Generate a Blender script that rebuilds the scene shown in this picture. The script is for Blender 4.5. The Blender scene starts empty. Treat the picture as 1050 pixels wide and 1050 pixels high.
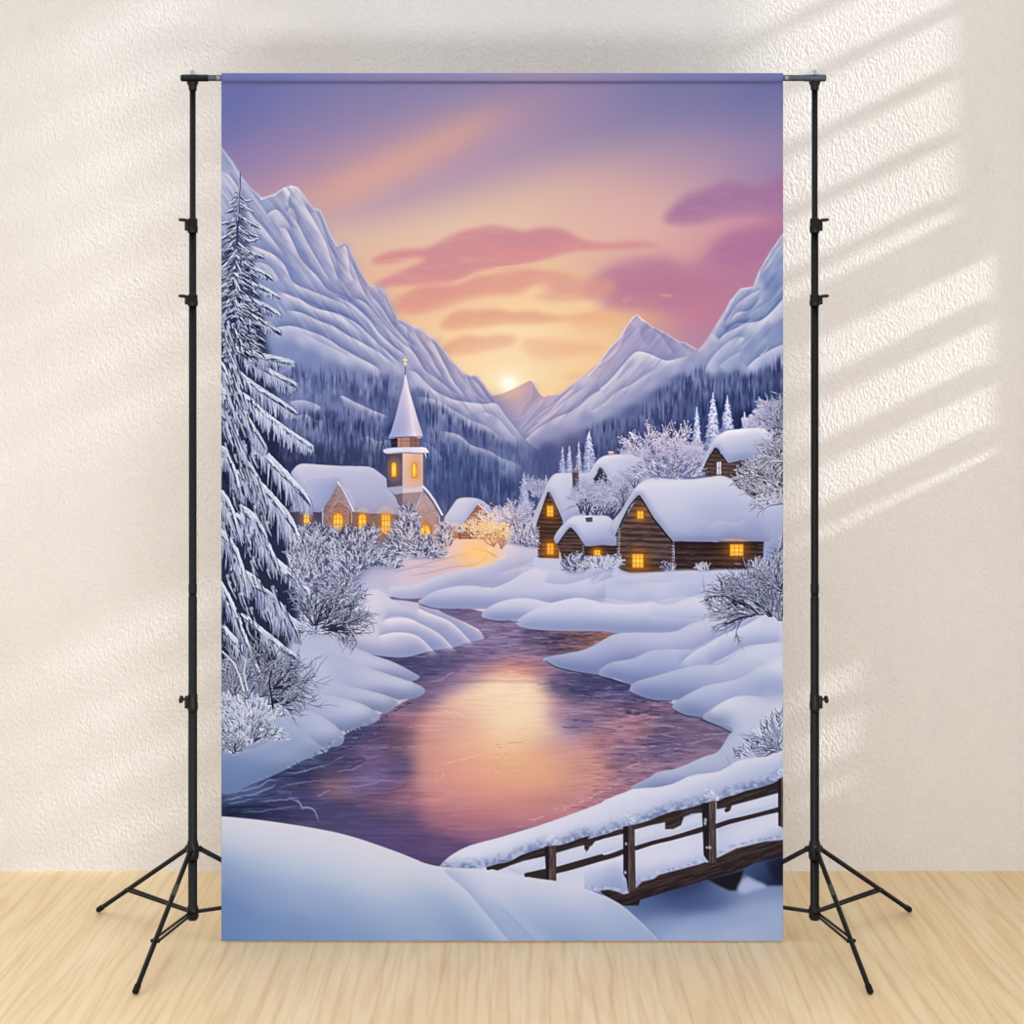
# Printed photo backdrop on two light stands, in front of a cream plaster wall on a maple floor.
WALL_BUMP = .58
WALL_A, WALL_B = (228, 222, 217), (233, 229, 225)
FLOOR_D, FLOOR_M, FLOOR_L = (231, 204, 158), (234, 209, 165), (238, 217, 176)
INK_GAIN = (.815, .86, .905)
WORLD_C, WORLD_S, ZENITH = (.97, 1.0, 1.06), .40, 1.70
SUN_S = 4.3
#        name          place               aimed at        width height watts colour
LAMPS = [('added_key_light', (-3.6, -4.2, 1.9), (0, .3, 1.0), 2.4, 2.4, 44, (1, 1, 1)),  # added soft key for the wall relief; no such lamp stands there
         ('added_fill_light', (.9, -5.6, .35), (.1, 0, .5), 4.0, .65, 124, (.97, 1, 1.05))]  # added low fill to even the cloth's brightness, not a lamp of the room
import math, random
import numpy as np

# ------------------------------------------------------------------ printed picture: a small painter
PX0, PY0, PW, PH = 227.0, 75.0, 576.0, 890.0      # the cloth, in units of which 384 make a metre
SS = 1.5
CW, CH = int(PW*SS), int(PH*SS)
CV = np.zeros((CH, CW, 3), np.float32)
RNG = np.random.RandomState(7)
rnd = random.Random(11)

def tile(ox, oy, s):
    """numbers 'x y x y ...' measured on a sketch of scale s with origin (ox, oy) -> points on the cloth"""
    def f(txt):
        v = [float(a) for a in txt.replace(',', ' ').split()]
        return [(ox + v[i]/s, oy + v[i+1]/s) for i in range(0, len(v), 2)]
    return f
A1 = tile(227, 70, 3.6458); A2 = tile(515, 70, 3.6458)
B1 = tile(227, 300, 5.25); B2 = tile(415, 300, 5.25); B3 = tile(603, 300, 5.25)
C1 = tile(227, 450, 5.25); C2 = tile(415, 450, 5.25); C3 = tile(603, 450, 5.25)
D1 = tile(227, 620, 5.25); D2 = tile(415, 620, 5.25); D3 = tile(603, 620, 5.25)
E1 = tile(227, 770, 5.25); E2 = tile(415, 770, 5.25); E3 = tile(603, 770, 5.25)
P0 = tile(0, 0, 1.0)

def spl(pts, closed=False, n=6):
    """Catmull-Rom through the points"""
    p = np.array(pts, float); m = len(p)
    if m < 3: return [tuple(a) for a in p]
    out = []
    segs = m if closed else m-1
    for i in range(segs):
        if closed: a, b, c, d = p[(i-1) % m], p[i], p[(i+1) % m], p[(i+2) % m]
        else: a, b, c, d = p[max(i-1, 0)], p[i], p[i+1], p[min(i+2, m-1)]
        for k in range(n):
            t = k/n
            out.append(tuple(0.5*((2*b) + (-a+c)*t + (2*a-5*b+4*c-d)*t*t + (-a+3*b-3*c+d)*t**3)))
    if not closed: out.append(tuple(p[-1]))
    return out

def boxblur(a, r, ax):
    if r < 1: return a
    pad = [(0, 0)]*a.ndim; pad[ax] = (r+1, r)
    c = np.cumsum(np.pad(a, pad, mode='edge'), axis=ax, dtype=np.float64)
    n = a.shape[ax]
    hi = np.take(c, np.arange(2*r+1, 2*r+1+n), axis=ax); lo = np.take(c, np.arange(0, n), axis=ax)
    return ((hi-lo)/(2*r+1)).astype(np.float32)

def blur(a, sx, sy=None):
    """gaussian-like blur, sigma in cloth units"""
    sy = sx if sy is None else sy
    for s, ax in ((sx, 1), (sy, 0)):
        s *= SS
        if s <= 0.25: continue
        if s < 1.2:
            k = 0.5*min(1, s/1.2)
            b = np.moveaxis(a, ax, 0); e = b.copy()
            e[1:-1] = b[1:-1]*(1-k) + (b[:-2]+b[2:])*k*0.5
            a = np.moveaxis(e, 0, ax); continue
        r = max(1, int(round(s*0.98)))
        for _ in range(3): a = boxblur(a, r, ax)
    return a

def win(x0, y0, x1, y1):
    """clipped pixel window of a cloth rectangle"""
    i0 = max(0, int(math.floor((x0-PX0)*SS))); i1 = min(CW, int(math.ceil((x1-PX0)*SS)))
    j0 = max(0, int(math.floor((y0-PY0)*SS))); j1 = min(CH, int(math.ceil((y1-PY0)*SS)))
    return i0, j0, max(i1, i0), max(j1, j0)

def grid(w):
    i0, j0, i1, j1 = w
    return np.meshgrid(PX0 + (np.arange(i0, i1)+0.5)/SS, PY0 + (np.arange(j0, j1)+0.5)/SS)

FULL = (0, 0, CW, CH)

def mask(pts, soft=0.0, pad=0.0, sub=3):
    """anti-aliased polygon: (window, alpha)"""
    p = np.array(pts, float)
    m = 3*soft + pad + 2
    w = win(p[:, 0].min()-m, p[:, 1].min()-m, p[:, 0].max()+m, p[:, 1].max()+m)
    i0, j0, i1, j1 = w
    h, wd = j1-j0, i1-i0
    a = np.zeros((h, wd), np.float32)
    if h == 0 or wd == 0: return w, a
    gx = (p[:, 0]-PX0)*SS - i0; gy = (p[:, 1]-PY0)*SS - j0
    x2, y2 = np.roll(gx, -1), np.roll(gy, -1)
    ii = np.arange(wd+1)
    lo_r = max(0, int(math.floor(gy.min()))); hi_r = min(h, int(math.ceil(gy.max()))+1)
    for r in range(lo_r, hi_r):
        for s in range(sub):
            yy = r + (s+0.5)/sub
            hit = ((gy <= yy) & (y2 > yy)) | ((y2 <= yy) & (gy > yy))
            if not hit.any(): continue
            xs = np.sort(gx[hit] + (yy-gy[hit])*(x2[hit]-gx[hit])/(y2[hit]-gy[hit]))
            for k in range(0, len(xs)-1, 2):
                xa, xb = xs[k], xs[k+1]
                if xb <= 0 or xa >= wd: continue
                u = max(0, int(xa)); v = min(wd, int(xb)+1)
                q = ii[u:v]
                a[r, u:v] += (np.clip(xb-q, 0, 1) - np.clip(xa-q, 0, 1))/sub
    a = np.clip(a, 0, 1)
    if soft > 0: a = blur(a, soft)
    return w, a

def put(m, col, k=1.0):
    """lay a colour (tuple, array or function of X, Y) through a mask"""
    w, a = m
    i0, j0, i1, j1 = w
    if i1 <= i0 or j1 <= j0: return
    if callable(col): col = col(*grid(w))
    col = np.asarray(col, np.float32)
    al = (a*k)[..., None]
    CV[j0:j1, i0:i1] = CV[j0:j1, i0:i1]*(1-al) + col*al

def grad(p0, p1, *stops):
    """linear gradient between two points, stops (t, colour)"""
    (x0, y0), (x1, y1) = p0, p1
    ts = [s[0] for s in stops]; cs = np.array([s[1] for s in stops], float)
    L = (x1-x0)**2 + (y1-y0)**2
    def f(X, Y):
        t = ((X-x0)*(x1-x0) + (Y-y0)*(y1-y0))/L
        return np.stack([np.interp(t, ts, cs[:, c]) for c in range(3)], -1)
    return f

def field(samples, p=3.0, eps=60.0, step=4, aniso=None):
    """smooth colours through scattered samples 'x y r g b'; aniso = (length along, length across, rise) for brushed skies"""
    v = np.array([[float(a) for a in s.split()] for s in samples.strip().split(';') if s.strip()], float)
    def f(X, Y):
        hh, ww = X.shape
        xs = np.append(X[0, ::step], X[0, -1]); ys = np.append(Y[::step, 0], Y[-1, 0])
        gx, gy = np.meshgrid(xs, ys)
        num = np.zeros(gx.shape+(3,)); den = np.zeros(gx.shape)
        for x, y, r, g, b in v:
            if aniso:
                ux = (gx-x)/aniso[0]; uy = ((gy-y) + aniso[2]*(gx-x))/aniso[1]
                q2 = ux*ux + uy*uy
                wt = np.exp(-0.5*q2) + 1e-4/(1+q2)**2
            else: wt = 1.0/((gx-x)**2 + (gy-y)**2 + eps)**(p/2)
            den += wt; num += wt[..., None]*np.array((r, g, b))
        q = num/den[..., None]
        o = np.empty((len(ys), ww, 3))
        for c in range(3):
            for r in range(len(ys)): o[r, :, c] = np.interp(X[0], xs, q[r, :, c])
        t = np.interp(Y[:, 0], ys, np.arange(len(ys))); k = np.minimum(t.astype(int), max(len(ys)-2, 0)); fr = (t-k)[:, None, None]
        return o[k]*(1-fr) + o[np.minimum(k+1, len(ys)-1)]*fr
    return f

_tab = RNG.rand(256, 256).astype(np.float32)
def noise(X, Y, seed=0):
    X = X + seed*37.3; Y = Y + seed*91.7
    xi = np.floor(X).astype(int); yi = np.floor(Y).astype(int)
    fx = X-xi; fy = Y-yi
    fx = fx*fx*(3-2*fx); fy = fy*fy*(3-2*fy)
    a = _tab[yi & 255, xi & 255]; b = _tab[yi & 255, (xi+1) & 255]
    c = _tab[(yi+1) & 255, xi & 255]; d = _tab[(yi+1) & 255, (xi+1) & 255]
    return (a*(1-fx)+b*fx)*(1-fy) + (c*(1-fx)+d*fx)*fy

def fbm(X, Y, seed=0, octv=4):
    s = 0; amp = 0.5; tot = 0
    for o in range(octv):
        s = s + amp*noise(X*2**o, Y*2**o, seed+o*3); tot += amp; amp *= 0.5
    return s/tot

def sstep(a, b, x):
    t = np.clip((x-a)/(b-a), 0, 1)
    return t*t*(3-2*t)

def dist(pts, X, Y):
    """distance to a polyline, signed side (+ right of travel, i.e. below when going right), and position 0..1 along it"""
    best = np.full(X.shape, 1e9); side = np.zeros(X.shape); tt = np.zeros(X.shape)
    p = np.array(pts, float); seg = np.hypot(*(p[1:]-p[:-1]).T); L = max(seg.sum(), 1e-6); acc = 0
    for i in range(len(p)-1):
        (x0, y0), (x1, y1) = p[i], p[i+1]
        dx, dy = x1-x0, y1-y0; l2 = dx*dx+dy*dy+1e-9
        t = np.clip(((X-x0)*dx + (Y-y0)*dy)/l2, 0, 1)
        d = (X-x0-t*dx)**2 + (Y-y0-t*dy)**2
        m = d < best
        best = np.where(m, d, best)
        side = np.where(m, np.sign(dx*(Y-y0) - dy*(X-x0)), side)
        tt = np.where(m, (acc + t*seg[i])/L, tt)
        acc += seg[i]
    return np.sqrt(best), side, tt

def sheet(pts, light, lw, la, dark=None, dw=8, da=0.0, ends=(0.12, 0.12), edge=0.8, n=4, clip=None):
    """the upper edge of a snow sheet: light just under the line fading down, a hollow above it"""
    pts = spl(pts, n=n)
    p = np.array(pts); R = 3.2*max(lw, dw)
    w = win(p[:, 0].min()-R, p[:, 1].min()-R, p[:, 0].max()+R, p[:, 1].max()+R)
    if w[2] <= w[0] or w[3] <= w[1]: return
    X, Y = grid(w)
    d, s, t = dist(pts, X, Y)
    e = np.ones_like(t)
    if ends[0] > 0: e = e*sstep(0, ends[0], t)
    if ends[1] > 0: e = e*sstep(0, ends[1], 1-t)
    sd = d*s
    below = sstep(-edge, edge, sd)
    cl = 1.0
    if clip is not None: cl = clip[w[1]:w[3], w[0]:w[2]]
    if dark is not None and da > 0:
        put((w, ((1-below)*np.exp(-(d/dw)**1.5)*da*e*cl).astype(np.float32)), dark)
    if la > 0:
        put((w, (below*np.exp(-(d/lw)**1.4)*la*e*cl).astype(np.float32)), light)

def stroke(pts, w0, col, w1=None, a=1.0, soft=0.7, fade=None, broken=0):
    """tapered brush stroke"""
    w1 = w0 if w1 is None else w1
    p = np.array(pts, float); R = max(w0, w1)*0.5 + soft + 1
    w = win(p[:, 0].min()-R, p[:, 1].min()-R, p[:, 0].max()+R, p[:, 1].max()+R)
    if w[2] <= w[0] or w[3] <= w[1]: return
    X, Y = grid(w)
    n = len(p)-1
    cov = np.zeros(X.shape)
    for i in range(n):
        (x0, y0), (x1, y1) = p[i], p[i+1]
        dx, dy = x1-x0, y1-y0; l2 = dx*dx+dy*dy+1e-9
        t = np.clip(((X-x0)*dx + (Y-y0)*dy)/l2, 0, 1)
        d = np.sqrt((X-x0-t*dx)**2 + (Y-y0-t*dy)**2)
        g = (i+t)/n
        r = 0.5*(w0+(w1-w0)*g)
        c = np.clip((r-d)/soft + 0.5, 0, 1)*np.minimum(1, 2*r/0.6)
        if fade: c = c*np.interp(g, [0, fade, 1-fade, 1], [0, 1, 1, 0])
        cov = np.maximum(cov, c)
    if broken: cov = cov*sstep(.36, .62, fbm(X/5, Y/2, broken, 2))
    put((w, (cov*a).astype(np.float32)), col)

def glow(x, y, rx, col, a=1.0, ry=None, p=2.0):
    ry = rx if ry is None else ry
    w = win(x-3*rx, y-3*ry, x+3*rx, y+3*ry)
    if w[2] <= w[0] or w[3] <= w[1]: return
    X, Y = grid(w)
    put((w, (a*np.exp(-(((X-x)/rx)**2+((Y-y)/ry)**2)**(p/2))).astype(np.float32)), col)

def shifted(a, dx, dy):
    """alpha moved by (dx, dy) cloth units"""
    sx, sy = int(round(dx*SS)), int(round(dy*SS))
    h, w = a.shape
    q = np.pad(a, ((abs(sy), abs(sy)), (abs(sx), abs(sx))), mode='edge')
    return q[abs(sy)-sy:abs(sy)-sy+h, abs(sx)-sx:abs(sx)-sx+w]

def mound(pts, base, hi, sh, hs=(4, 6, 0.7), ss=(-6, 8, 0.8), soft=0.5, smooth=True, closed=True, wob=0.0):
    """a rounded heap of snow: base colour, lit upper rim (hs: shift down, blur, strength), shaded foot (ss)"""
    q = spl(pts, True) if smooth else pts
    if wob: q = [(x+rnd.uniform(-wob, wob), y+rnd.uniform(-wob, wob)) for x, y in q]
    R = 2*max(hs[1], ss[1]) + abs(ss[0]) + abs(hs[0])
    w, a = mask(q, soft, pad=R)
    put((w, a), base)
    if ss[2] > 0: put((w, a*np.clip(1-blur(shifted(a, 0, ss[0]), ss[1]), 0, 1)*ss[2]), sh)
    if hs[2] > 0: put((w, a*np.clip(1-blur(shifted(a, 0, hs[0]), hs[1]), 0, 1)*hs[2]), hi)
    return w, a
# ------------------------------------------------------------------ sky
SKY = """
230 78 112 114 172;330 78 126 124 172;420 78 134 128 172;515 78 136 130 172;600 78 130 126 170;700 78 118 120 168;800 78 106 110 164;
230 100 108 112 170;330 100 130 126 172;420 100 142 132 172;515 100 152 136 172;600 100 137 128 171;700 100 122 122 168;800 100 112 114 166;
230 125 108 112 171;330 125 142 130 172;420 125 156 138 172;480 125 178 147 168;520 120 186 150 168;560 120 162 138 172;620 125 144 132 173;700 125 128 125 170;800 125 120 118 169;
235 148 128 119 172;300 148 152 132 172;370 150 172 143 170;430 150 200 156 163;470 148 208 160 160;500 144 190 152 168;540 140 170 143 175;600 145 160 139 173;660 140 152 136 173;720 148 142 130 172;800 150 130 122 172;
250 172 150 128 172;300 175 168 139 170;350 180 196 154 164;391 177 216 164 155;430 170 200 156 165;470 172 182 151 176;510 165 168 143 178;550 175 192 158 175;600 178 210 168 170;652 165 200 158 174;700 165 190 152 175;748 168 174 145 175;800 172 148 130 174;
268 193 180 142 168;310 195 192 150 166;345 200 208 163 162;380 205 202 163 168;419 201 186 156 175;460 195 182 153 177;500 190 196 164 174;542 198 220 178 166;597 195 216 173 168;660 190 214 168 168;720 185 200 155 172;800 190 165 125 168;
331 212 205 165 166;358 229 214 178 170;400 225 214 180 172;440 220 222 188 172;474 224 230 196 170;510 222 234 200 170;542 222 232 198 166;590 220 226 184 166;640 221 222 178 166;680 213 214 166 168;
370 259 228 186 166;380 280 228 180 155;395 250 228 190 168;430 245 234 196 168;480 240 238 204 168;530 238 236 200 166;590 245 232 190 162;650 250 228 180 160;700 240 220 165 162;735 236 213 152 164;760 235 200 140 164;
390 300 232 180 150;420 300 236 185 150;453 312 242 198 152;480 300 240 195 155;548 300 246 208 158;580 305 244 200 150;597 262 234 192 160;560 275 236 195 158;
405 320 238 190 150;430 325 242 195 150;453 340 242 196 150;501 311 242 200 156;548 311 247 208 156;590 318 246 206 150;609 319 240 198 148;615 332 240 185 122;640 315 222 160 138;640 335 228 160 130;
472 370 246 206 150;460 360 242 190 140;501 340 250 216 160;548 340 252 224 166;529 363 254 230 170;575 342 250 214 150;600 345 248 202 128;609 348 248 200 126;605 363 240 176 112;605 376 244 184 116;
501 385 252 218 155;485 380 248 206 148;567 382 252 212 142;577 397 240 192 122;590 390 240 186 118;545 375 254 226 165;560 400 246 205 140;
652 278 190 130 154;680 295 188 122 152;693 259 224 168 160;721 317 194 124 150;762 262 175 115 155;734 333 172 126 168;693 317 204 130 146;717 338 190 130 158;710 350 176 136 170;670 325 205 138 145;660 315 214 145 140;800 240 168 112 158;790 270 176 116 156
"""
ONE = np.ones((CH, CW), np.float32)
put((FULL, ONE), field(SKY, aniso=(40, 15, 0.0)))
GX, GY = grid(FULL)
put((FULL, (ONE*sstep(260, 210, GY)).astype(np.float32)), field(SKY, aniso=(52, 17, 0.38)))
stroke(P0('290 222 340 198 391 176 446 150 490 126 530 108'), 24, (226, 170, 150), 20, 0.6, 22, 0.3)
stroke(P0('330 228 400 207 470 180 520 150 560 135'), 14, (176, 148, 178), 12, 0.45, 20, 0.25)
for c in range(3): CV[..., c] = blur(CV[..., c], 7, 4)
glow(530, 350, 84, (252, 220, 180), .66, 48); glow(450, 300, 55, (236, 194, 170), .5, 30); glow(640, 228, 90, (226, 180, 174), .55, 36); glow(500, 240, 60, (232, 194, 176), .5, 20); glow(620, 345, 40, (244, 196, 146), .4, 30); glow(715, 345, 24, (178, 130, 166), .6, 16)
PINK = (207, 139, 149); MAUVE = (186, 124, 154)
def cloud(pts, col, s=2.5, k=0.9, below=None, bs=6):
    s *= 1.1; k *= 0.97
    q = spl(pts, True)
    w, a = mask(q, s, pad=10)
    X, Y = grid(w)
    a = a*np.clip(0.62+0.7*fbm(X/26, Y/6, 5, 5), 0, 1)
    if below is not None:      # underside melts into a warmer tone
        m = np.clip(blur(shifted(a, 0, bs), 3), 0, 1)
        put((w, a), col, k); put((w, a*np.clip(1-blur(shifted(a, 0, -bs), 4), 0, 1)), below, 0.8*k)
    else: put((w, a), col, k)
# mauve bank on the right
cloud(A2('310 830 350 780 410 740 500 712 610 705 670 735 720 735 770 690 800 640 870 605 960 600 1070 560 1070 900 900 960 760 960 660 920 560 900 470 900 390 900 330 870'), (186, 126, 155), 4, 0.8)
cloud(A2('780 700 830 640 900 605 1000 600 1070 580 1070 700 960 720 860 740'), (172, 112, 156), 4, 0.6)
cloud(A2('330 840 420 780 560 770 700 780 830 830 700 880 560 880 430 880'), (184, 118, 150), 6, 0.6)
cloud(A2('610 570 640 515 690 475 760 452 830 426 900 430 960 440 1010 415 1070 400 1070 560 960 545 860 550 780 565 700 580'), (163, 116, 160), 3.2, 0.9, (190, 134, 164), 7)
cloud(A2('640 900 720 890 850 880 900 800 800 950 720 1000 660 960'), (200, 126, 148), 8, 0.5)
stroke(A2('440 872 470 865 490 855'), 3.5, (226, 160, 140), 2.5, 0.6, 4.5, .3)
stroke(A2('585 845 615 850 645 852'), 3, (232, 162, 140), 2.5, 0.65, 3.5, .3)
# pink clouds over the valley
cloud(A1('560 725 620 690 690 678 770 672 830 638 920 603 1000 590 1055 592 1110 605 1150 606 1200 594 1280 604 1350 640 1440 655 1530 650 1640 662 1500 672 1330 680 1200 712 1100 738 1050 745 960 755 880 792 790 802 690 808 590 815 590 800 650 768 760 715 700 712 640 725'), PINK, 1.8, 0.95, (222, 148, 146), 7)
glow(533, 248, 30, (204, 138, 148), 0.5, 7); glow(530, 259, 26, (226, 142, 144), 0.5, 6)
cloud(A1('620 890 680 845 770 808 880 806 960 776 1050 765 1150 752 1250 762 1330 788 1200 800 1110 840 1050 842 950 852 850 882 740 915 650 910'), (219, 147, 142), 2.2, 0.92, (232, 168, 142), 6)
cloud(A2('120 840 190 792 300 788 420 795 380 870 250 884 150 860'), (220, 156, 146), 3, 0.85)
cloud(B2('190 182 240 122 300 96 400 92 500 86 590 106 680 98 760 115 850 130 1000 118 1060 100 1000 140 850 150 700 166 550 166 400 182 260 195'), (224, 158, 134), 1.6, 0.95, (236, 178, 140), 5)
cloud(B2('205 325 228 272 330 232 430 242 520 228 600 246 560 285 430 312 300 332'), (223, 157, 132), 1.6, 0.92, (236, 172, 135), 4)
cloud(B2('640 262 760 248 900 262 1060 290 1060 308 900 340 780 364 690 348 640 310'), (231, 166, 126), 2.4, 0.9)
cloud(B2('850 455 900 432 990 428 900 475'), (229, 165, 116), 1.6, 0.7)
cloud(B2('860 150 960 120 1100 110 1200 130 1100 180 960 190'), (236, 172, 132), 3, 0.6)
for q, cc in (('600 720 700 712 780 706', (240, 178, 152)), ('860 800 900 792 940 775', (244, 198, 170)), ('960 766 1010 762 1060 752', (246, 196, 160))):
    stroke(A1(q), 2.2, cc, 0.8, 0.6, 3.0, 0.3)
stroke(A2('-60 752 0 745 60 738 110 730'), 2.4, (248, 205, 160), 0.8, 0.7, 2.6, .25)
glow(552, 298, 11, (250, 216, 168), .6, 5)
glow(600, 312, 16, (250, 218, 170), .5, 6)
glow(585, 313, 26, (252, 220, 168), 0.5, 6); glow(540, 339, 30, (252, 226, 170), 0.6, 5); glow(520, 311, 34, (248, 208, 158), 0.4, 5)
glow(525, 383, 66, (255, 226, 182), 0.5, 34); glow(522, 388, 27, (255, 238, 196), 0.75, 18)
glow(522, 393, 9.5, (255, 253, 240), 1.0, 8, 3)
# cloth folded over the bar has a thin dark seam in the print's own colours, built as geometry

glow(565, 374, 95, (241, 206, 178), .38, 52); glow(522, 390, 20, (255, 238, 200), .5, 13); glow(522, 393, 9, (255, 253, 240), .9, 8, 3)
# ------------------------------------------------------------------ far peak and mountains
put(mask(spl(B2('455 556 520 546 600 511 640 490 680 475 702 510 742 560 782 555 830 570 700 780 640 830 560 790')), 0.5),
    field("""504 406 176 146 172;520 404 226 180 160;530 400 232 186 164;540 396 206 168 166;545 392 190 155 170;552 403 165 142 172;528 415 188 160 178;515 418 170 148 180;545 410 165 145 178;530 430 158 150 186;560 410 180 166 194;566 410 196 182 200;545 425 165 152 188;533 445 150 148 186"""))
sheet(B2('680 476 690 520 680 570 640 620 610 700'), (192, 170, 192), 6, 0.5, (150, 134, 172), 5, 0.35)
sheet(B2('760 570 720 620 660 690 620 760'), (196, 186, 206), 4, 0.8, (140, 138, 178), 4, 0.4)
sheet(B2('720 590 680 640 620 690 560 680'), (186, 172, 196), 4, 0.6, (146, 140, 178), 3, 0.3)

# right-hand massif
RM = B2('640 800 580 745 600 770 660 700 720 640 800 570 860 530 900 490 980 430 1050 370') + B3('60 382 110 302 170 240 210 180 240 132 265 118 290 140 340 180 420 220 490 265 520 268 580 302 598 312 640 262 690 180 740 100 770 40') + A2('870 850 892 824 940 815 960 760 1000 690 1055 612') + [(806, 585), (537, 585)]
put(mask(RM, 0.5), field("""
545 440 176 172 204;567 415 205 192 208;580 405 205 192 208;600 388 206 194 210;560 425 186 180 206;575 418 192 186 208;
615 378 200 186 206;624 366 196 180 204;640 345 198 180 202;653 326 208 194 212;646 345 180 172 204;664 340 168 162 198;680 350 168 164 200;700 357 178 172 204;712 360 180 178 206;690 362 165 164 200;
640 365 190 184 210;625 385 200 192 212;605 405 198 192 212;590 415 196 190 212;
655 365 208 202 218;645 378 196 194 216;630 395 200 196 216;610 415 188 186 212;590 425 176 178 208;
670 372 186 188 214;690 375 170 176 206;710 372 160 170 204;665 390 168 172 204;640 405 162 168 200;615 422 158 164 198;600 430 150 158 194;560 440 150 154 192;545 452 128 136 178;
725 355 190 192 216;735 345 200 200 220;745 325 196 196 218;760 305 186 190 214;775 295 190 192 216;790 265 178 186 212;800 250 186 190 214;800 270 150 168 206;790 290 130 150 194;798 310 140 158 198;
770 320 150 166 204;755 335 142 158 198;775 335 178 188 214;790 325 190 196 218;800 315 192 198 220;760 350 172 184 212;740 360 178 186 214;730 375 168 178 208;745 372 160 172 206;770 355 150 166 204;790 340 140 158 200;800 335 138 156 198;780 355 158 172 206;795 360 170 180 210;770 372 170 180 210;800 368 160 170 204;
698 392 108 120 164;720 385 112 124 168;740 390 104 118 162;675 408 102 114 158;650 425 96 108 152;625 438 98 108 152;605 448 104 112 156;760 395 92 106 150;785 390 82 96 140;800 385 78 92 136;
700 420 82 94 140;720 415 76 90 136;750 410 70 84 130;780 410 62 76 120;800 410 60 74 118;650 445 84 94 140;620 460 84 92 136;590 460 90 94 138;560 465 82 90 136;545 475 84 94 140;700 445 74 86 132;760 430 60 72 116
""", p=4.0, eps=25.0, step=3))
lt = (214, 210, 224)
sheet(B3('210 180 190 240 160 310 100 370 40 400'), (206, 192, 210), 5, 0.7, (168, 160, 192), 5, 0.25)
sheet(B3('265 120 275 180 290 250 330 300 360 330'), (186, 178, 206), 7, 0.5, (160, 152, 188), 5, 0.3)
sheet(B3('330 180 390 230 430 290 470 340'), (188, 182, 208), 5, 0.6, (150, 146, 186), 6, 0.4)
sheet(B3('490 268 520 300 560 330'), (190, 184, 210), 4, 0.6, (156, 152, 190), 5, 0.3)
stroke(B3('0 445 60 382 110 302 170 240 210 180 240 132 265 120 290 142 340 182 420 222 490 266 520 270 580 304'), 1.6, (226, 204, 208), 1.6, 0.5, 1.5)
sheet(B3('0 560 100 490 180 400 232 340 270 318 330 330 420 366 500 350 575 340'), lt, 7, 0.85, (150, 150, 190), 8, 0.55, (0, 0.2))
sheet(B3('-40 600 60 560 160 470 240 380 290 350'), (206, 202, 220), 6, 0.5, (176, 176, 204), 5, 0.3)
sheet(B3('0 648 80 600 160 530 225 500 300 450 372 405'), (206, 202, 220), 6, 0.7, (158, 160, 196), 6, 0.5)
sheet(B3('20 620 120 600 200 540 290 500 370 470'), (178, 180, 210), 8, 0.45, (186, 186, 210), 4, 0.2)
sheet(B2('640 800 700 745 800 680 900 638 1000 560 1060 524'), (204, 198, 216), 8, 0.8, (146, 146, 186), 6, 0.55, (0.02, 0.02))
sheet(B2('600 770 680 692 740 640 800 600 900 520'), (206, 192, 210), 4, 0.7, (160, 154, 190), 4, 0.4)
sheet(B2('640 770 720 700 800 640 870 580 980 500'), (208, 196, 212), 4, 0.7, (156, 154, 192), 4, 0.45)
sheet(B2('690 700 780 640 850 560 920 500'), (212, 198, 212), 3, 0.6, (166, 160, 194), 3, 0.4)
# far-right slope
stroke(B3('598 312 640 262 690 180 740 100 770 40') , 2.4, (214, 208, 222), 2.4, 0.6, 2)
stroke(A2('840 905 870 850 892 826 940 818 962 760 1002 690 1050 620'), 1.8, (214, 214, 230), 1.8, 0.7, 1.6)
sheet(B3('700 260 740 220 800 190 850 165 930 150 1000 90 1060 20'), (206, 210, 228), 9, 0.9, (112, 132, 180), 6, 0.75, (0.05, 0))
sheet(B3('760 165 800 110 860 100 890 80 930 20'), (200, 204, 224), 5, 0.8, (126, 146, 190), 5, 0.5)
sheet(B3('740 215 790 170 850 160 880 130'), (176, 186, 212), 4, 0.5, (104, 124, 174), 5, 0.6)
sheet(A2('830 960 870 890 920 850 980 820'), (190, 196, 220), 5, 0.6, (120, 140, 186), 4, 0.5)
sheet(A2('950 810 985 760 1020 700 1050 660'), (170, 180, 208), 5, 0.5, (196, 200, 220), 4, 0.4)
sheet(A2('900 940 950 900 1000 870 1055 800'), (150, 166, 204), 8, 0.5, (112, 134, 182), 5, 0.5)
sheet(B3('620 440 660 360 730 285 800 240 860 250'), (196, 202, 224), 7, 0.75, (146, 156, 196), 6, 0.5)
sheet(B3('700 400 760 350 820 320 830 330'), (190, 198, 222), 6, 0.6, (150, 164, 200), 5, 0.35)
sheet(B3('850 410 900 360 980 310 1060 275'), (196, 202, 224), 8, 0.85, (122, 142, 188), 6, 0.6, (0.1, 0))
stroke(B3('930 335 960 310 970 290'), 1.2, (196, 202, 224), 0.5, 0.8, 0.8)

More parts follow.
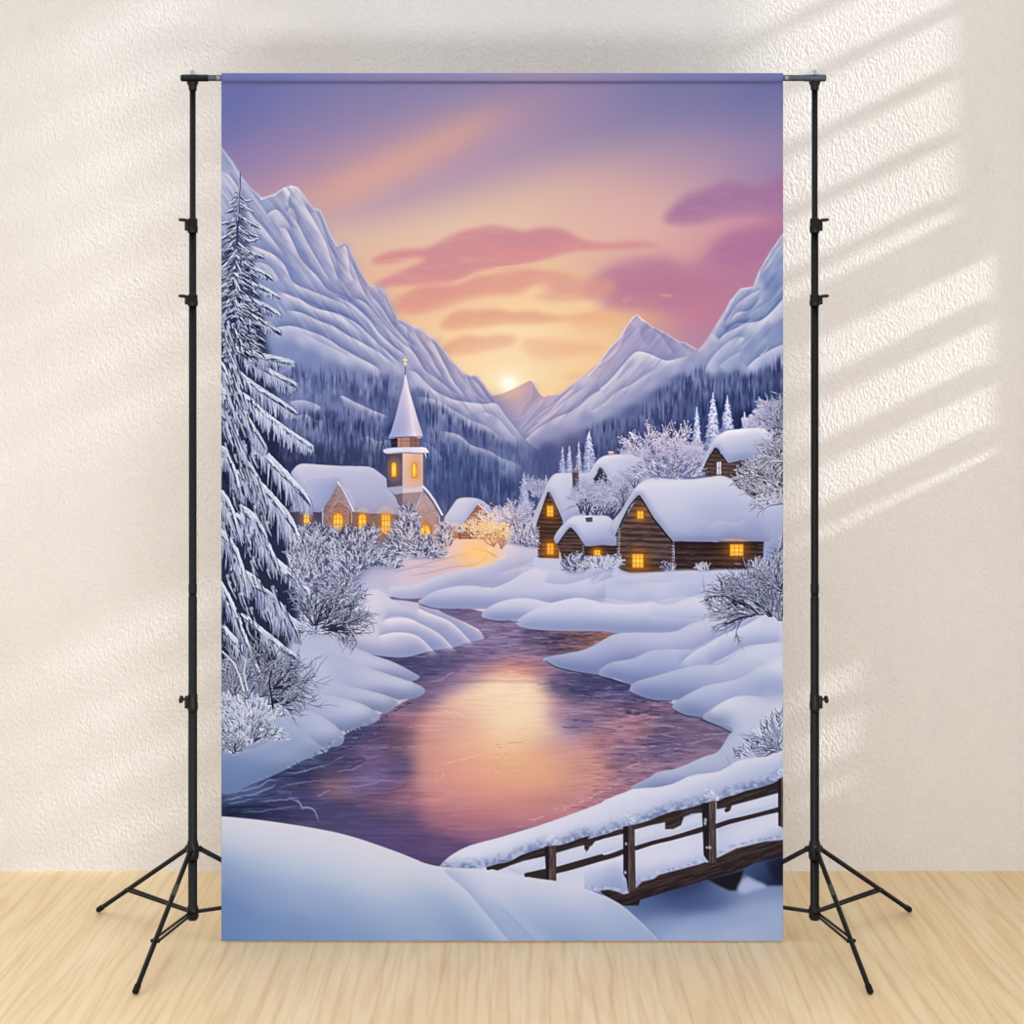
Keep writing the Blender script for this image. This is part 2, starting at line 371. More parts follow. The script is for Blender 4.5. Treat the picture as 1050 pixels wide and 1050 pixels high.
# left-hand massif
LM = A1('-6 292 40 350 75 408 110 450 150 484 175 484 200 470 232 448 262 439 285 446 310 480 340 522 368 530 385 566 402 612 430 662 448 658 462 655 478 664 492 702 520 760 550 810 600 820 630 880 660 938 700 955') + B2('60 185 120 220 190 290 250 360 320 430 352 447 390 450 430 500 465 552 490 600 530 650 580 710 640 785') + P0('556 466 600 488 645 520 660 585 220 585')
put(mask(LM, 0.5), field("""
229 165 168 178 210;235 185 196 200 222;245 195 190 194 218;255 205 176 184 212;265 210 172 180 208;240 225 172 182 212;232 245 170 182 212;255 235 180 188 214;270 225 170 178 208;285 205 182 184 210;296 196 214 210 222;304 200 206 204 220;312 210 196 194 214;
290 225 196 196 216;300 230 172 178 206;285 245 186 190 214;275 250 172 180 210;310 230 196 194 216;322 222 200 196 216;330 225 200 194 214;318 245 176 178 208;330 250 186 184 210;340 255 176 174 204;325 270 160 168 202;310 265 152 164 200;300 265 170 180 208;
345 262 186 180 206;355 258 204 192 210;362 275 196 186 208;355 290 172 172 202;345 285 166 168 200;370 295 192 182 206;385 300 194 184 206;395 310 190 180 204;385 320 176 172 202;400 330 186 178 204;410 345 184 178 204;420 340 200 186 206;432 342 206 188 206;445 355 204 186 204;455 368 202 186 204;470 385 200 186 206;485 390 190 178 202;498 402 176 166 194;
335 295 164 172 204;320 290 176 184 212;300 280 158 170 206;290 290 148 162 202;280 275 162 174 208;275 300 150 164 204;300 305 168 178 210;320 315 170 178 210;340 310 186 190 216;360 315 180 184 212;370 330 160 168 202;350 330 176 182 210;330 335 150 162 200;310 325 140 156 198;295 335 160 172 208;310 345 170 182 214;335 355 158 172 208;355 365 170 178 210;375 360 172 178 208;390 355 184 186 212;400 365 160 166 200;385 375 176 180 208;410 375 184 184 210;420 360 174 172 202;435 365 178 170 200;
300 360 134 150 194;320 370 128 144 188;345 380 118 132 178;370 385 122 134 178;395 395 112 124 168;410 395 150 156 190;425 390 178 180 206;440 395 190 186 208;455 395 176 172 202;470 400 180 174 202;455 408 178 180 206;480 418 182 182 208;500 420 192 188 210;515 435 182 180 206;525 447 166 166 198;505 435 164 168 200;485 430 150 158 194;465 425 122 134 176;
310 385 112 128 172;330 395 98 112 158;360 400 94 108 154;390 410 86 98 144;430 405 110 122 166;440 420 84 98 144;460 440 96 110 156;480 445 72 86 134;500 450 84 98 144;520 460 100 114 158;
310 415 132 144 184;325 415 124 136 178;300 430 100 114 158;345 415 118 130 172;370 420 118 128 170;390 430 100 112 156;340 430 80 92 138;320 440 108 120 164;370 440 84 96 142;400 445 72 84 128;345 450 86 98 144;380 455 96 108 152;310 455 74 84 126;360 470 58 66 104;330 468 54 62 98;300 470 50 58 92;390 470 62 72 112;
450 445 124 136 178;470 452 104 118 164;500 470 92 108 156;520 478 130 142 184;440 460 92 106 152;460 475 78 94 142;490 490 66 80 126;520 500 66 78 122;440 490 82 96 142;460 505 80 90 132;500 510 70 80 124;535 485 104 112 156;535 505 76 84 126;560 475 84 92 138;580 500 78 86 130;620 520 76 84 128
""", p=4.0, eps=22.0, step=3))
l1, d1 = (212, 208, 224), (138, 150, 192)
stroke(A1('0 300 40 352 75 410 110 452 150 486'), 2.5, (204, 206, 226), 2.5, 0.7, 2)
stroke(A1('150 488 200 472 232 450 262 441 285 448 310 482 340 524 368 532 385 568 402 614 430 664'), 2.2, (226, 220, 230), 2, 0.7, 1.8)
stroke(A1('430 664 448 660 462 657 478 666 492 704 520 762 550 812 600 822 630 882 660 940 700 957 750 972 800 1012'), 2.0, (218, 200, 214), 2, 0.55, 1.8)
stroke(B2('60 187 120 222 190 292 250 362 320 432 352 449 390 452 430 502 465 554'), 2.0, (214, 194, 206), 2, 0.55, 1.8)
for q, lw, la, dw, da in (
    ('-4 384 30 400 75 470 110 540 160 600 200 650 240 700', 8, .7, 6, .5),
    ('75 420 130 490 165 540 200 580', 8, .4, 5, .2),
    ('262 445 250 500 262 540 290 590 320 650 350 700 385 760 420 815', 6, .8, 6, .55),
    ('300 495 340 560 385 640 412 720 445 810', 6, .75, 6, .5),
    ('345 525 370 570 395 640 420 700 440 760', 5, .5, 5, .35),
    ('165 550 205 528 240 560 262 605', 6, .8, 5, .5),
    ('195 608 236 598 262 640 290 700 320 740 360 780 400 830 470 860 540 920 600 980 660 1040', 7, .85, 8, .7),
    ('240 545 262 520 280 560 285 590', 5, .6, 4, .4),
    ('60 640 130 668 200 700 238 740 268 800 330 830 400 858 470 890 520 940 580 1010', 7, .9, 9, .75),
    ('60 700 120 720 180 740 220 800', 8, .6, 6, .4),
    ('200 828 280 858 350 888 420 918 490 958 560 1040', 7, .9, 9, .75),
    ('445 680 462 665 475 700 480 760 500 800', 6, .7, 5, .35),
    ('480 700 500 760 540 850 600 930 640 980', 5, .5, 6, .4),
    ('545 825 570 870 600 930 650 990', 5, .55, 6, .45),
    ('560 820 600 825 625 890 650 950', 5, .5, 5, .3),
    ('655 945 690 970 700 1010 740 1050', 5, .6, 5, .4)):
    sheet(A1(q), l1, lw, la, d1, dw, da)
for q, lw, la, dw, da in (
    ('330 92 430 108 520 150 600 180 680 230 760 272 860 330 950 402', 7, .85, 7, .65),
    ('400 20 500 82 620 112 720 160 800 232 860 290 930 352 980 400', 6, .8, 7, .65),
    ('600 10 700 62 790 140 850 220 930 292 1010 350', 6, .75, 7, .6),
    ('700 20 780 60 840 130 890 190 960 260 1040 330', 5, .7, 6, .45),
    ('800 10 870 90 920 170 990 250 1050 300', 5, .6, 6, .4),
    ('240 215 300 188 380 180 480 210 560 242 650 300 740 350 820 392 880 440', 11, .8, 7, .55),
    ('420 210 520 260 620 310 700 350', 10, .35, 5, .15),
    ('360 590 430 578 500 596 545 625', 8, .6, 6, .35),
    ('630 575 650 555 700 580 760 608 830 640 905 668', 6, .75, 6, .35),
    ('390 670 450 655 500 680 555 690', 9, .4, 6, .3),
    ('740 790 790 772 840 800 910 790', 9, .5, 6, .4)):
    sheet(B1(q), (202, 204, 224) if lw > 5 else l1, lw, la, (116, 130, 176), dw, da)
for q, lw, la, dw, da in (
    ('0 262 60 340 110 420 180 470 270 540 310 565', 6, .8, 7, .5),
    ('40 190 80 260 130 330 170 400 210 460', 5, .6, 6, .4),
    ('130 240 170 300 220 400 262 480 330 560', 5, .7, 7, .45),
    ('330 450 360 510 400 560 450 590', 4, .7, 5, .45),
    ('350 450 400 500 440 560 480 596', 4, .5, 4, .4),
    ('-10 418 60 430 150 520 250 572 340 590 430 600 492 598 540 660 620 760 650 800', 9, .8, 8, .55),
    ('60 560 160 575 260 630 360 690 440 720 540 800', 8, .5, 5, .2),
    ('400 640 480 660 540 720 600 790', 8, .4, 6, .25),
    ('180 742 240 752 300 772 360 822 450 850 520 890 600 920 645 955', 6, .75, 6, .4),
    ('90 800 150 830 210 900', 8, .35, 6, .3)):
    sheet(B2(q), (206, 204, 222), lw, la, (122, 132, 176), dw, da)

def full(m):
    o = np.zeros((CH, CW), np.float32); (i0, j0, i1, j1), a = m; o[j0:j1, i0:i1] = a
    return o
LF, RF = full(mask(LM, 0.4)), full(mask(RM, 0.4))
def flutes(poly, soft, ang, L, wd, k, seed, inside):
    w, a = mask(spl(poly, True), soft, pad=4)
    X, Y = grid(w); a = a*inside[w[1]:w[3], w[0]:w[2]]
    ca, sa = math.cos(ang), math.sin(ang)
    n = fbm((X*ca+Y*sa)/L, (-X*sa+Y*ca)/wd, seed, 4)
    put((w, a*np.clip(n-0.52, 0, 1)*k), (226, 222, 234)); put((w, a*np.clip(0.48-n, 0, 1)*k), (112, 124, 172))
flutes(P0('220 150 270 190 300 180 350 240 400 300 470 370 520 430 470 425 400 375 330 350 290 330 250 320 220 330'), 6, 0.95, 24, 3.0, 0.75, 41, LF)
flutes(P0('810 235 750 300 715 352 655 315 600 380 545 440 600 425 660 395 720 365 810 340'), 5, -0.85, 24, 3.0, 0.6, 47, RF)
# forest on the slopes: tall dim trunks and frosted crowns in vertical streaks
def streaks(poly, soft, dark, lite, kd, kl, sx=1.4, sy=16, seed=0):
    w, a = mask(spl(poly, True), soft, pad=4)
    X, Y = grid(w)
    n = fbm(X/(sx*1.5), Y/sy, seed, 2); n2 = fbm(X/(sx*7), Y/(sy*0.9), seed+9, 3)
    put((w, a*sstep(0.40, 0.78, n*0.6+n2*0.45)*kd), dark)
    n = fbm(X/(sx*1.6), Y/(sy*0.9), seed+20, 2); n2 = fbm(X/(sx*6), Y/(sy*1.1), seed+29, 3)
    put((w, a*sstep(0.48, 0.84, n*0.55+n2*0.48)*kl), lite)
streaks(B1('300 400 420 400 560 420 700 440 850 440 930 470 920 640 760 590 640 560 560 600 420 560 320 560'), 4, (70, 80, 128), (150, 160, 196), .7, .55, 1.2, 12, 1)
streaks(B1('330 650 560 640 700 640 900 690 900 930 700 935 400 930 300 960 260 800'), 4, (56, 64, 104), (138, 148, 188), .8, .55, 1.2, 12, 2)
streaks(B1('340 830 600 860 900 880 900 960 400 930 280 960'), 4, (44, 50, 84), (100, 110, 150), .7, .3, 1.2, 10, 3)
streaks(B2('60 540 110 540 210 620 300 680 420 740 540 820 640 900 640 940 540 890 440 850 320 770 220 745 100 700'), 3, (58, 72, 122), (130, 142, 184), .8, .35, 1.2, 13, 4)
streaks(B2('90 760 190 760 300 790 380 850 500 900 640 960 640 1200 100 1150'), 3, (54, 66, 112), (134, 148, 190), .75, .6, 1.2, 13, 5)
streaks(B2('560 800 640 830 720 860 900 830 1060 720 1060 1000 640 1000'), 5, (70, 78, 124), (128, 134, 176), .5, .3, 1.3, 12, 6)
streaks(B3('-10 745 150 690 280 620 380 540 500 460 620 400 640 470 730 470 820 410 880 440 960 405 1060 365 1060 760 500 900 -10 950'), 3, (52, 64, 110), (130, 144, 188), .75, .5, 1.3, 14, 7)
streaks(B3('600 500 800 500 1060 480 1060 720 560 760'), 5, (44, 56, 98), (104, 118, 164), .6, .3, 1.3, 14, 8)
# ------------------------------------------------------------------ snow ground, frozen river
W_ = (226, 222, 235)
put(mask(P0('220 560 300 548 380 556 430 545 470 548 520 556 560 562 620 572 700 560 806 520 806 970 220 970'), 1.5), field("""
310 555 150 152 188;340 590 150 152 190;400 575 205 196 216;420 590 214 206 224;380 620 205 205 226;350 640 200 204 226;440 565 220 196 206;470 568 226 200 204;490 562 246 206 170;470 580 224 200 208;450 590 214 196 212;430 600 214 200 216;500 560 238 205 190;
485 575 226 196 196;520 570 214 204 224;550 565 214 210 228;560 580 204 206 228;590 588 192 198 224;600 600 206 208 230;640 592 190 196 222;670 600 206 210 230;700 595 198 202 228;730 590 196 200 226;760 575 180 188 220;790 570 186 194 224;795 540 196 202 230;
640 610 210 212 232;620 620 206 210 232;700 620 200 206 230;740 620 196 204 228;780 625 190 198 226;680 640 196 202 228;800 610 170 180 216
"""  , p=4, eps=60))
# tracks through the snow past the lit bushes
put(mask(spl(C2('-20 640 60 610 150 640 300 600 330 575 430 590 520 630 500 660 430 690 330 730 180 770 -20 790'), True), 3), field("""
420 580 212 190 206;440 585 208 186 200;460 582 216 182 186;480 572 240 190 140;490 566 252 204 130;500 572 248 196 130;495 580 240 196 150;470 592 212 184 196;450 598 204 180 196;505 575 236 194 160"""), 0.85)
for q, cc in (('20 690 120 670 240 640 330 620 390 600', (178, 150, 170)), ('0 740 130 720 260 690 360 680 450 640', (176, 146, 168)), ('-60 720 60 690 180 690', (170, 148, 172)),
              ('380 590 430 600 490 640', (190, 120, 70)), ('340 585 410 600 440 630 400 670', (214, 150, 96)), ('430 600 470 618 500 640', (160, 104, 80)), ('20 650 110 640 190 655', (190, 168, 184))):
    stroke(spl(C2(q)), 1.6, cc, 0.8, 0.55, 1.2, 0.2)
glow(493, 566, 14, (255, 208, 120), 0.7, 7); glow(480, 560, 30, (255, 196, 140), 0.35, 16)

WATER = field("""
420 615 120 106 140;430 620 96 86 122;453 631 112 98 134;472 648 150 130 160;510 658 158 138 168;520 637 128 108 140;500 640 140 120 150;567 650 82 70 98;577 662 84 76 106;596 650 112 82 84;586 664 150 106 108;605 652 120 84 80;615 658 150 104 100;491 664 122 106 142;453 677 98 88 128;434 685 78 74 112;420 690 84 82 120;501 675 134 110 146;539 677 164 120 146;533 688 214 140 122;516 692 220 150 128;491 692 160 124 150;472 700 148 118 154;453 706 144 117 150;434 711 120 100 136;426 723 114 96 130;558 689 144 112 142;577 700 102 92 128;596 706 68 68 104;586 711 74 70 108;560 660 110 96 130;545 665 134 112 144;
522 711 244 216 186;539 727 242 210 178;501 719 238 200 170;510 705 232 188 160;535 703 232 184 158;524 738 247 222 182;548 744 240 206 176;550 720 236 196 172;491 734 232 186 160;472 727 218 166 156;453 738 206 146 146;434 744 196 132 136;426 763 190 126 130;419 753 100 80 110;419 772 86 76 116;417 791 94 80 120;436 769 213 152 136;472 763 228 172 146;510 757 238 198 160;539 761 232 180 150;529 784 229 169 131;558 782 225 166 136;491 782 226 166 140;453 791 215 151 140;434 801 204 140 140;567 723 194 140 150;560 734 190 146 160;577 734 140 120 155;596 742 112 102 142;577 757 164 145 174;586 770 175 130 150;596 791 195 136 140;611 782 152 112 132;605 763 174 125 140;596 727 156 122 148;565 745 190 150 160;
612 706 86 82 122;622 700 90 86 126;640 712 80 78 116;670 727 148 114 144;641 729 74 66 104;622 729 150 110 130;651 738 184 130 140;679 738 106 92 118;708 744 124 104 130;727 757 140 118 150;689 769 112 97 132;631 746 178 130 145;612 738 148 114 140;622 757 140 100 126;641 772 130 100 130;609 763 194 130 130;626 782 126 97 128;612 791 200 135 135;670 784 140 108 136;651 791 158 120 140;631 807 166 116 136;614 814 170 116 136;708 776 150 120 145;740 750 128 110 140;
417 816 126 90 116;425 808 150 106 126;398 825 112 86 118;360 799 120 104 144;389 799 130 113 153;341 806 140 104 114;313 808 72 70 106;284 804 74 78 118;265 793 34 40 70;246 804 46 52 82;246 814 82 92 136;246 827 40 48 76;284 831 58 58 94;237 835 32 37 62;341 837 84 77 114;379 850 92 80 120;398 861 96 80 125;360 781 72 66 102;389 780 138 110 150;300 820 66 66 104;260 815 70 78 118;320 830 76 72 110;
421 738 176 118 126;408 757 82 64 92;389 757 110 86 116;414 730 130 100 130;398 742 100 85 120;370 751 72 72 112;360 759 78 78 118;379 772 148 124 158;351 782 76 67 102;398 791 124 104 144;345 797 112 92 112;330 780 50 54 86;310 790 40 46 78;408 775 96 76 104;
424 818 174 110 126;463 818 206 140 136;491 799 222 160 135;529 799 225 165 135;567 799 218 155 135;529 818 205 140 135;567 818 195 130 130;596 805 198 138 138;472 833 186 119 129;510 833 182 120 132;539 833 172 112 132;453 842 156 100 126;491 850 150 100 130;510 856 145 98 130;434 846 116 86 120;453 861 116 88 126;424 856 96 80 120;434 875 90 75 116;419 837 106 86 120;421 789 96 78 112;415 808 100 76 108;470 870 104 80 118
""", aniso=(15, 8, 0.05), step=3)
wpoly = C2('-130 860 0 845 80 850 420 930 640 1000 800 1030 1060 1030') + D3('160 140 160 200 -100 290 240 440 470 540 790 680 740 800 480 890 240 1000 90 1050') + E2('1060 290 700 420 350 520 180 625') + E1('1080 640 600 470 0 380') + [(220, 842), (220, 812)] + D1('0 980 350 870 560 780 680 690 860 590 1040 490') + D2('80 450 -20 380 -150 330 -160 250 150 230 420 160 200 40') + C2('150 900 0 870')
wm = mask(spl(wpoly, True, 4), 0.6)
put(wm, WATER)
pool = spl(P0('430 745 440 728 462 712 490 699 520 693 546 698 558 714 562 742 580 756 606 766 622 784 622 806 600 822 560 838 500 852 455 850 434 834 427 790'), True)
pw, pa = mask(pool, 6); wf = np.zeros((CH, CW), np.float32); wf[wm[0][1]:wm[0][3], wm[0][0]:wm[0][2]] = wm[1]
put((pw, pa*wf[pw[1]:pw[3], pw[0]:pw[2]]*.9), field('522 712 246 220 192;522 732 248 222 186;500 722 240 206 176;545 722 240 208 180;548 745 240 208 178;475 735 224 176 162;450 745 210 156 150;480 760 228 174 150;520 758 240 200 162;540 775 232 178 138;560 790 227 168 134;590 785 212 154 138;612 795 196 138 134;590 812 200 142 138;436 770 206 148 138;436 800 202 140 138;460 790 220 156 142;500 790 228 168 142;540 800 228 168 136;500 815 216 150 136;460 820 204 140 138;540 825 204 140 134;500 840 176 118 130;455 842 160 104 126;560 830 190 128 134;572 765 200 150 150', aniso=(20, 11, 0)))
# ripples: long thin swells, drawn out sideways, calmer in the bright pool
w, a = wm
X, Y = grid(w)
calm = (1 - 0.5*sstep(800, 850, Y)*sstep(300, 350, X))*(1 - 0.92*np.exp(-(((X-518)/100)**2 + ((Y-775)/78)**2)**2.5))*0.7
SL = 0.10*(X-515)/60
n = fbm(X/26 + 3*fbm(X/60, Y/20, 77, 2), (Y + SL*6)/2.2, 60, 4)
put((w, a*sstep(0.54, 0.74, n)*0.45*calm), lambda X, Y: np.clip(WATER(X, Y)*1.18 + np.array((26, 26, 34)), 0, 255))
put((w, a*sstep(0.50, 0.28, n)*0.40*calm), lambda X, Y: WATER(X, Y)*0.62)
n = fbm(X/12, Y/1.6, 70, 3)
edge = np.clip(np.maximum(np.exp(-((Y-655)/18)**2), np.exp(-((X-640)/60)**2)*0.8) + 0.25, 0, 1)
put((w, a*sstep(0.58, 0.78, n)*0.55*calm*edge), (206, 180, 204)); put((w, a*sstep(0.44, 0.26, n)*0.5*calm*edge), (52, 48, 82))
RIP = (
 (D2, '110 420 180 410 230 380 290 360 410 345', (206, 172, 190), 1.0), (D2, '140 570 230 575 310 595 380 640 480 690 560 705', (246, 208, 190), 1.0), (D2, '170 545 260 545 330 540', (226, 184, 180), .9),
 (D2, '0 775 90 760 170 755', (190, 150, 165), .8), (D2, '0 660 110 650 190 655', (210, 160, 165), .8), (D2, '200 860 330 830 440 795', (240, 196, 180), 1.1), (D2, '130 900 180 895 210 920 180 945 140 970', (238, 196, 186), 1.2),
 (D2, '220 855 330 825 400 810', (236, 186, 164), 1), (D2, '400 890 470 880 530 850', (240, 196, 160), .8), (D2, '20 280 130 275 200 250 300 240', (176, 164, 196), 1.1), (D2, '0 300 130 300 250 315', (60, 56, 96), 1),
 (D2, '260 240 400 225 560 240', (176, 158, 184), .9), (D2, '250 100 380 140 540 160', (178, 158, 184), .8), (D2, '420 100 560 115 680 140', (170, 140, 160), .8), (D2, '330 60 430 85 560 100', (80, 68, 100), 1),
 (D2, '780 340 880 360 1030 395', (160, 160, 196), 1.1), (D2, '800 420 930 435 1050 445', (150, 148, 186), 1.0), (D2, '830 480 950 490 1050 520', (170, 160, 192), .9), (D2, '880 455 960 465 1040 480', (44, 46, 84), 1.6),
 (D2, '700 175 820 180 960 165 1050 160', (52, 44, 70), 1.8), (D2, '720 210 830 205 950 215', (48, 46, 76), 1.8), (D2, '760 235 860 240 930 235', (46, 46, 80), 1.6), (D2, '760 150 880 150 1050 150', (176, 120, 104), 1.2), (D2, '820 190 930 190 1040 180', (168, 120, 110), 1.0),
 (D2, '780 600 900 590 1040 575', (196, 160, 176), .8), (D2, '860 620 960 625 1040 640', (62, 58, 100), 1.4), (D2, '830 660 940 660 1050 650', (76, 70, 112), 1.4), (D2, '770 720 870 715 960 700', (208, 180, 196), .9),
 (D3, '0 480 120 475 220 490', (150, 150, 190), 1), (D3, '40 450 150 440 220 440', (160, 158, 196), .8), (D3, '210 505 330 520 440 520', (40, 42, 80), 1.6), (D3, '170 560 280 580 350 570 440 580', (50, 44, 76), 1.6), (D3, '290 600 420 588 500 590 560 600', (46, 40, 64), 2.2),
 (D3, '340 655 470 655 560 690 660 700 760 690', (200, 180, 204), 1.2), (D3, '430 750 560 745 650 720 750 690', (196, 172, 196), 1.2), (D3, '0 775 150 770 330 765 480 775 610 780', (214, 180, 194), 1.3), (D3, '380 690 450 710 560 735', (186, 166, 192), 1.2),
 (D3, '130 620 280 630 330 640', (210, 160, 170), 1.0), (D3, '0 690 160 680 270 690', (196, 150, 165), .8), (D3, '380 800 480 790 560 800', (64, 54, 86), 1.4), (D3, '40 1020 130 980 230 940', (210, 176, 190), 1.5), (D3, '170 900 230 870 300 850', (206, 172, 190), 1.4), (D3, '220 870 300 840 360 800', (200, 168, 190), 1.2), (D3, '190 950 230 940 260 950', (60, 48, 70), 1.2),
 (D3, '690 685 740 680 775 690', (40, 42, 72), 1.4), (D3, '540 630 620 650 700 680', (190, 172, 200), 1), (D3, '200 580 240 590 290 585', (34, 34, 64), 2),
 (E1, '0 235 100 215 200 190 260 160 350 145', (170, 176, 214), 1.5), (E1, '0 270 80 255 180 235 260 200 300 180', (150, 158, 200), 2.2), (E1, '30 290 120 270 220 245', (140, 150, 196), 1.2), (E1, '100 330 220 325 330 305 430 295', (128, 134, 180), 1.2), (E1, '200 275 290 265 380 255 420 250', (150, 156, 200), 1.4),
 (E1, '350 255 410 270 440 300 490 310 515 350 525 380', (160, 166, 210), 2.0), (E1, '420 310 480 305 510 335', (150, 154, 200), 1.6), (E1, '330 120 430 115 500 95 600 65', (156, 160, 200), 1.3), (E1, '300 190 420 175 510 160 570 175', (140, 140, 184), 1.2), (E1, '370 215 370 235', (140, 146, 190), .8),
 (E1, '510 245 560 225 590 205', (170, 160, 186), 1.4), (E1, '610 105 700 100 770 70', (160, 144, 180), 1.4), (E1, '640 190 780 185 860 160 930 165', (160, 144, 182), 1.6), (E1, '700 40 790 45 840 25', (150, 130, 170), 1.2), (E1, '870 210 960 200 1000 170', (110, 90, 130), 2), (E1, '620 70 720 45 770 50 700 85 620 100', (60, 56, 90), 1.6),
 (E1, '0 200 120 190 240 150 330 110', (22, 27, 50), 3), (E1, '0 310 150 300 300 300', (28, 33, 58), 3), (E1, '100 250 180 255 300 230', (30, 36, 64), 1.8),
 (D1, '660 690 760 700 850 660 900 650', (52, 54, 92), 1.6), (D1, '700 720 780 705 850 690', (176, 170, 206), 1.1), (D1, '690 745 790 735 880 705 960 690', (130, 120, 160), 1.2), (D1, '740 770 900 770 1050 760', (170, 140, 170), 1.2), (D1, '590 850 700 800 800 790', (150, 140, 180), 1.2), (D1, '880 660 960 600 1050 570', (150, 124, 156), 1.0), (D1, '860 620 950 560 1050 520', (36, 40, 74), 1.8), (D1, '400 900 520 880 600 850', (150, 156, 200), 1.4), (D1, '580 790 680 770 740 740', (40, 44, 78), 2),
 (E2, '640 385 740 355 850 320 940 285', (214, 176, 186), 1.8), (E2, '790 320 900 290 1000 250 1050 215', (216, 180, 190), 1.8), (E2, '880 310 960 290 1040 250', (120, 84, 110), 1.2), (E2, '600 410 650 400 700 380', (200, 150, 165), 1.0), (E2, '930 280 970 300 1010 270', (110, 78, 108), 1),
)
for T, q, cc, wd in RIP:
    w, a = wm
    pts = spl(T(q))
    stroke([(x, y+noise(np.array(x/4.), np.array(y/4.), 5)*2.2-1.1) for x, y in pts], wd*1.15, cc, wd*0.6, 0.72 if T is E1 else 0.62, 1.2, 0.2, broken=0 if T is E1 else 7)
for k in range(26):
    x, y = 520+rnd.uniform(-14, 10), 752+rnd.uniform(-2, 40)
    stroke([(x, y), (x+rnd.uniform(2, 5), y-rnd.uniform(-0.6, 1))], 0.8, (246, 206, 170) if k % 3 else (196, 150, 120), 0.5, 0.7)
for k in range(5):
    x = 521+k*3.2; stroke([(x, 762-k*.3), (x+2.2, 761.6)], .9, (170, 130, 104), .6, .7)

# ------------------------------------------------------------------ banks
HI, SH = (232, 228, 238), (128, 142, 188)
def bank(T, txt, base, hi=HI, sh=SH, hs=(3, 5, 0.75), ss=(-5, 6, 0.85), soft=0.5):
    return mound(T(txt), base, hi, sh, hs, ss, soft)
bank(C2, '-80 800 30 790 150 745 300 705 420 690 520 655 600 640 720 660 800 680 830 720 760 760 500 800 350 790 250 800 140 840 60 860 -60 850', grad((430, 590), (440, 612), (0, (216, 208, 224)), (1, (196, 194, 220))), ss=(-4, 5, 0.5))
bank(C2, '75 876 110 850 180 815 280 795 380 792 460 806 560 770 640 720 720 692 860 668 1060 690 1060 900 850 890 700 920 420 914 300 914 200 917 110 902', grad((480, 585), (480, 625), (0, (220, 214, 230)), (.5, (206, 206, 228)), (1, (178, 184, 216))))
sheet(C2('600 690 700 660 780 650 840 690'), (222, 212, 226), 8, .5, (176, 176, 208), 8, .3)
sheet(C2('740 770 850 785 960 760 1070 715'), (214, 212, 230), 9, .6, (168, 176, 212), 10, .45)
sheet(C2('500 730 580 700 680 690 760 700'), (226, 214, 226), 6, .4, (186, 182, 210), 6, .3)
bank(C2, '415 945 440 916 500 882 600 858 690 862 780 882 860 880 960 920 800 1000 600 976 500 980 430 966', grad((510, 615), (510, 636), (0, (220, 214, 230)), (.6, (202, 202, 226)), (1, (158, 164, 202))))
bank(C2, '600 988 640 950 720 910 820 876 920 856 1000 866 1080 890 1180 870 1300 880 1500 850 1700 870 2100 860 2100 1040 1500 1040 1200 1050 1060 1036 800 1032 650 1018', grad((600, 612), (600, 647), (0, (222, 218, 234)), (.45, (206, 208, 230)), (1, (170, 176, 212))), ss=(-5, 6, 0.7))
sheet(C3('0 865 120 860 230 880 330 870 420 895 560 850 650 820'), (214, 214, 232), 9, .5, (176, 184, 216), 9, .4)
sheet(C3('0 800 90 760 200 730 300 760 420 770 560 740 700 710 820 705'), (216, 216, 234), 8, .55, (160, 170, 208), 9, .5)
sheet(C3('20 780 80 720 140 720 200 735'), (212, 212, 232), 6, .5, (170, 178, 212), 5, .4)
sheet(C3('0 860 150 890 300 885 360 870'), (222, 218, 234), 8, .5, (182, 188, 218), 6, .35)
sheet(C3('300 940 460 960 640 965 760 940'), (206, 210, 232), 9, .4, (190, 196, 222), 6, .3)

bank(C1, '740 870 770 830 800 812 850 812 900 850 950 885 1050 918 1140 930 1290 990 1390 1045 1410 1075 1340 1090 1237 1125 1127 1140 987 1175 840 1165 740 1140 640 1090 600 1050 700 980', grad((380, 605), (440, 660), (0, (222, 214, 228)), (.5, (214, 208, 226)), (1, (176, 180, 212))), (236, 224, 232))
for q in ('-120 80 0 72 100 110 190 160 250 220', '60 12 130 45 250 95 345 186', '-150 170 -60 150 30 155 90 182 146 240'):
    sheet(D2(q), (234, 222, 230), 6, .8, (158, 164, 202), 6, .6, (0.1, 0.0))
sheet(C1('860 990 920 955 1000 962 1060 980'), (230, 220, 230), 7, .5, (176, 180, 212), 6, .4)
for q, c0, c1 in (
  ('430 140 520 135 600 165 680 212 800 265 930 312 1040 370 1065 392 1010 412 900 400 700 420 400 420 300 300', (212, 212, 230), (180, 186, 216)),
  ('520 290 600 275 680 290 760 330 900 375 1030 420 1075 440 1095 465 1060 495 960 512 900 500 700 520 400 500', (214, 214, 230), (172, 178, 210)),
  ('500 450 620 420 700 440 800 465 890 490 940 520 940 545 880 582 800 570 500 600', (208, 210, 228), (168, 176, 208)),
  ('300 520 450 485 560 485 680 510 770 540 840 585 855 605 820 635 740 660 650 680 400 680 250 600', (204, 208, 228), (164, 174, 208)),
  ('180 650 350 560 430 555 520 590 600 640 650 690 660 725 640 755 580 768 300 800 100 780', (196, 202, 224), (150, 164, 202)),
  ('-10 700 100 780 250 740 370 640 440 680 520 750 570 785 540 800 430 840 350 885 180 960 -10 1005', (176, 188, 214), (116, 138, 180))):
    p = D1(q); yy = [b for a_, b in p]; xx = [a_ for a_, b in p]
    bank(D1, q, grad((max(xx)-30, min(yy)), (min(xx)+20, max(yy)), (0, c0), (.5, tuple((u+v)/2 for u, v in zip(c0, c1))), (1, c1)), (226, 222, 232), (92, 108, 152), (3, 6, .6), (-6, 6, 1.0))
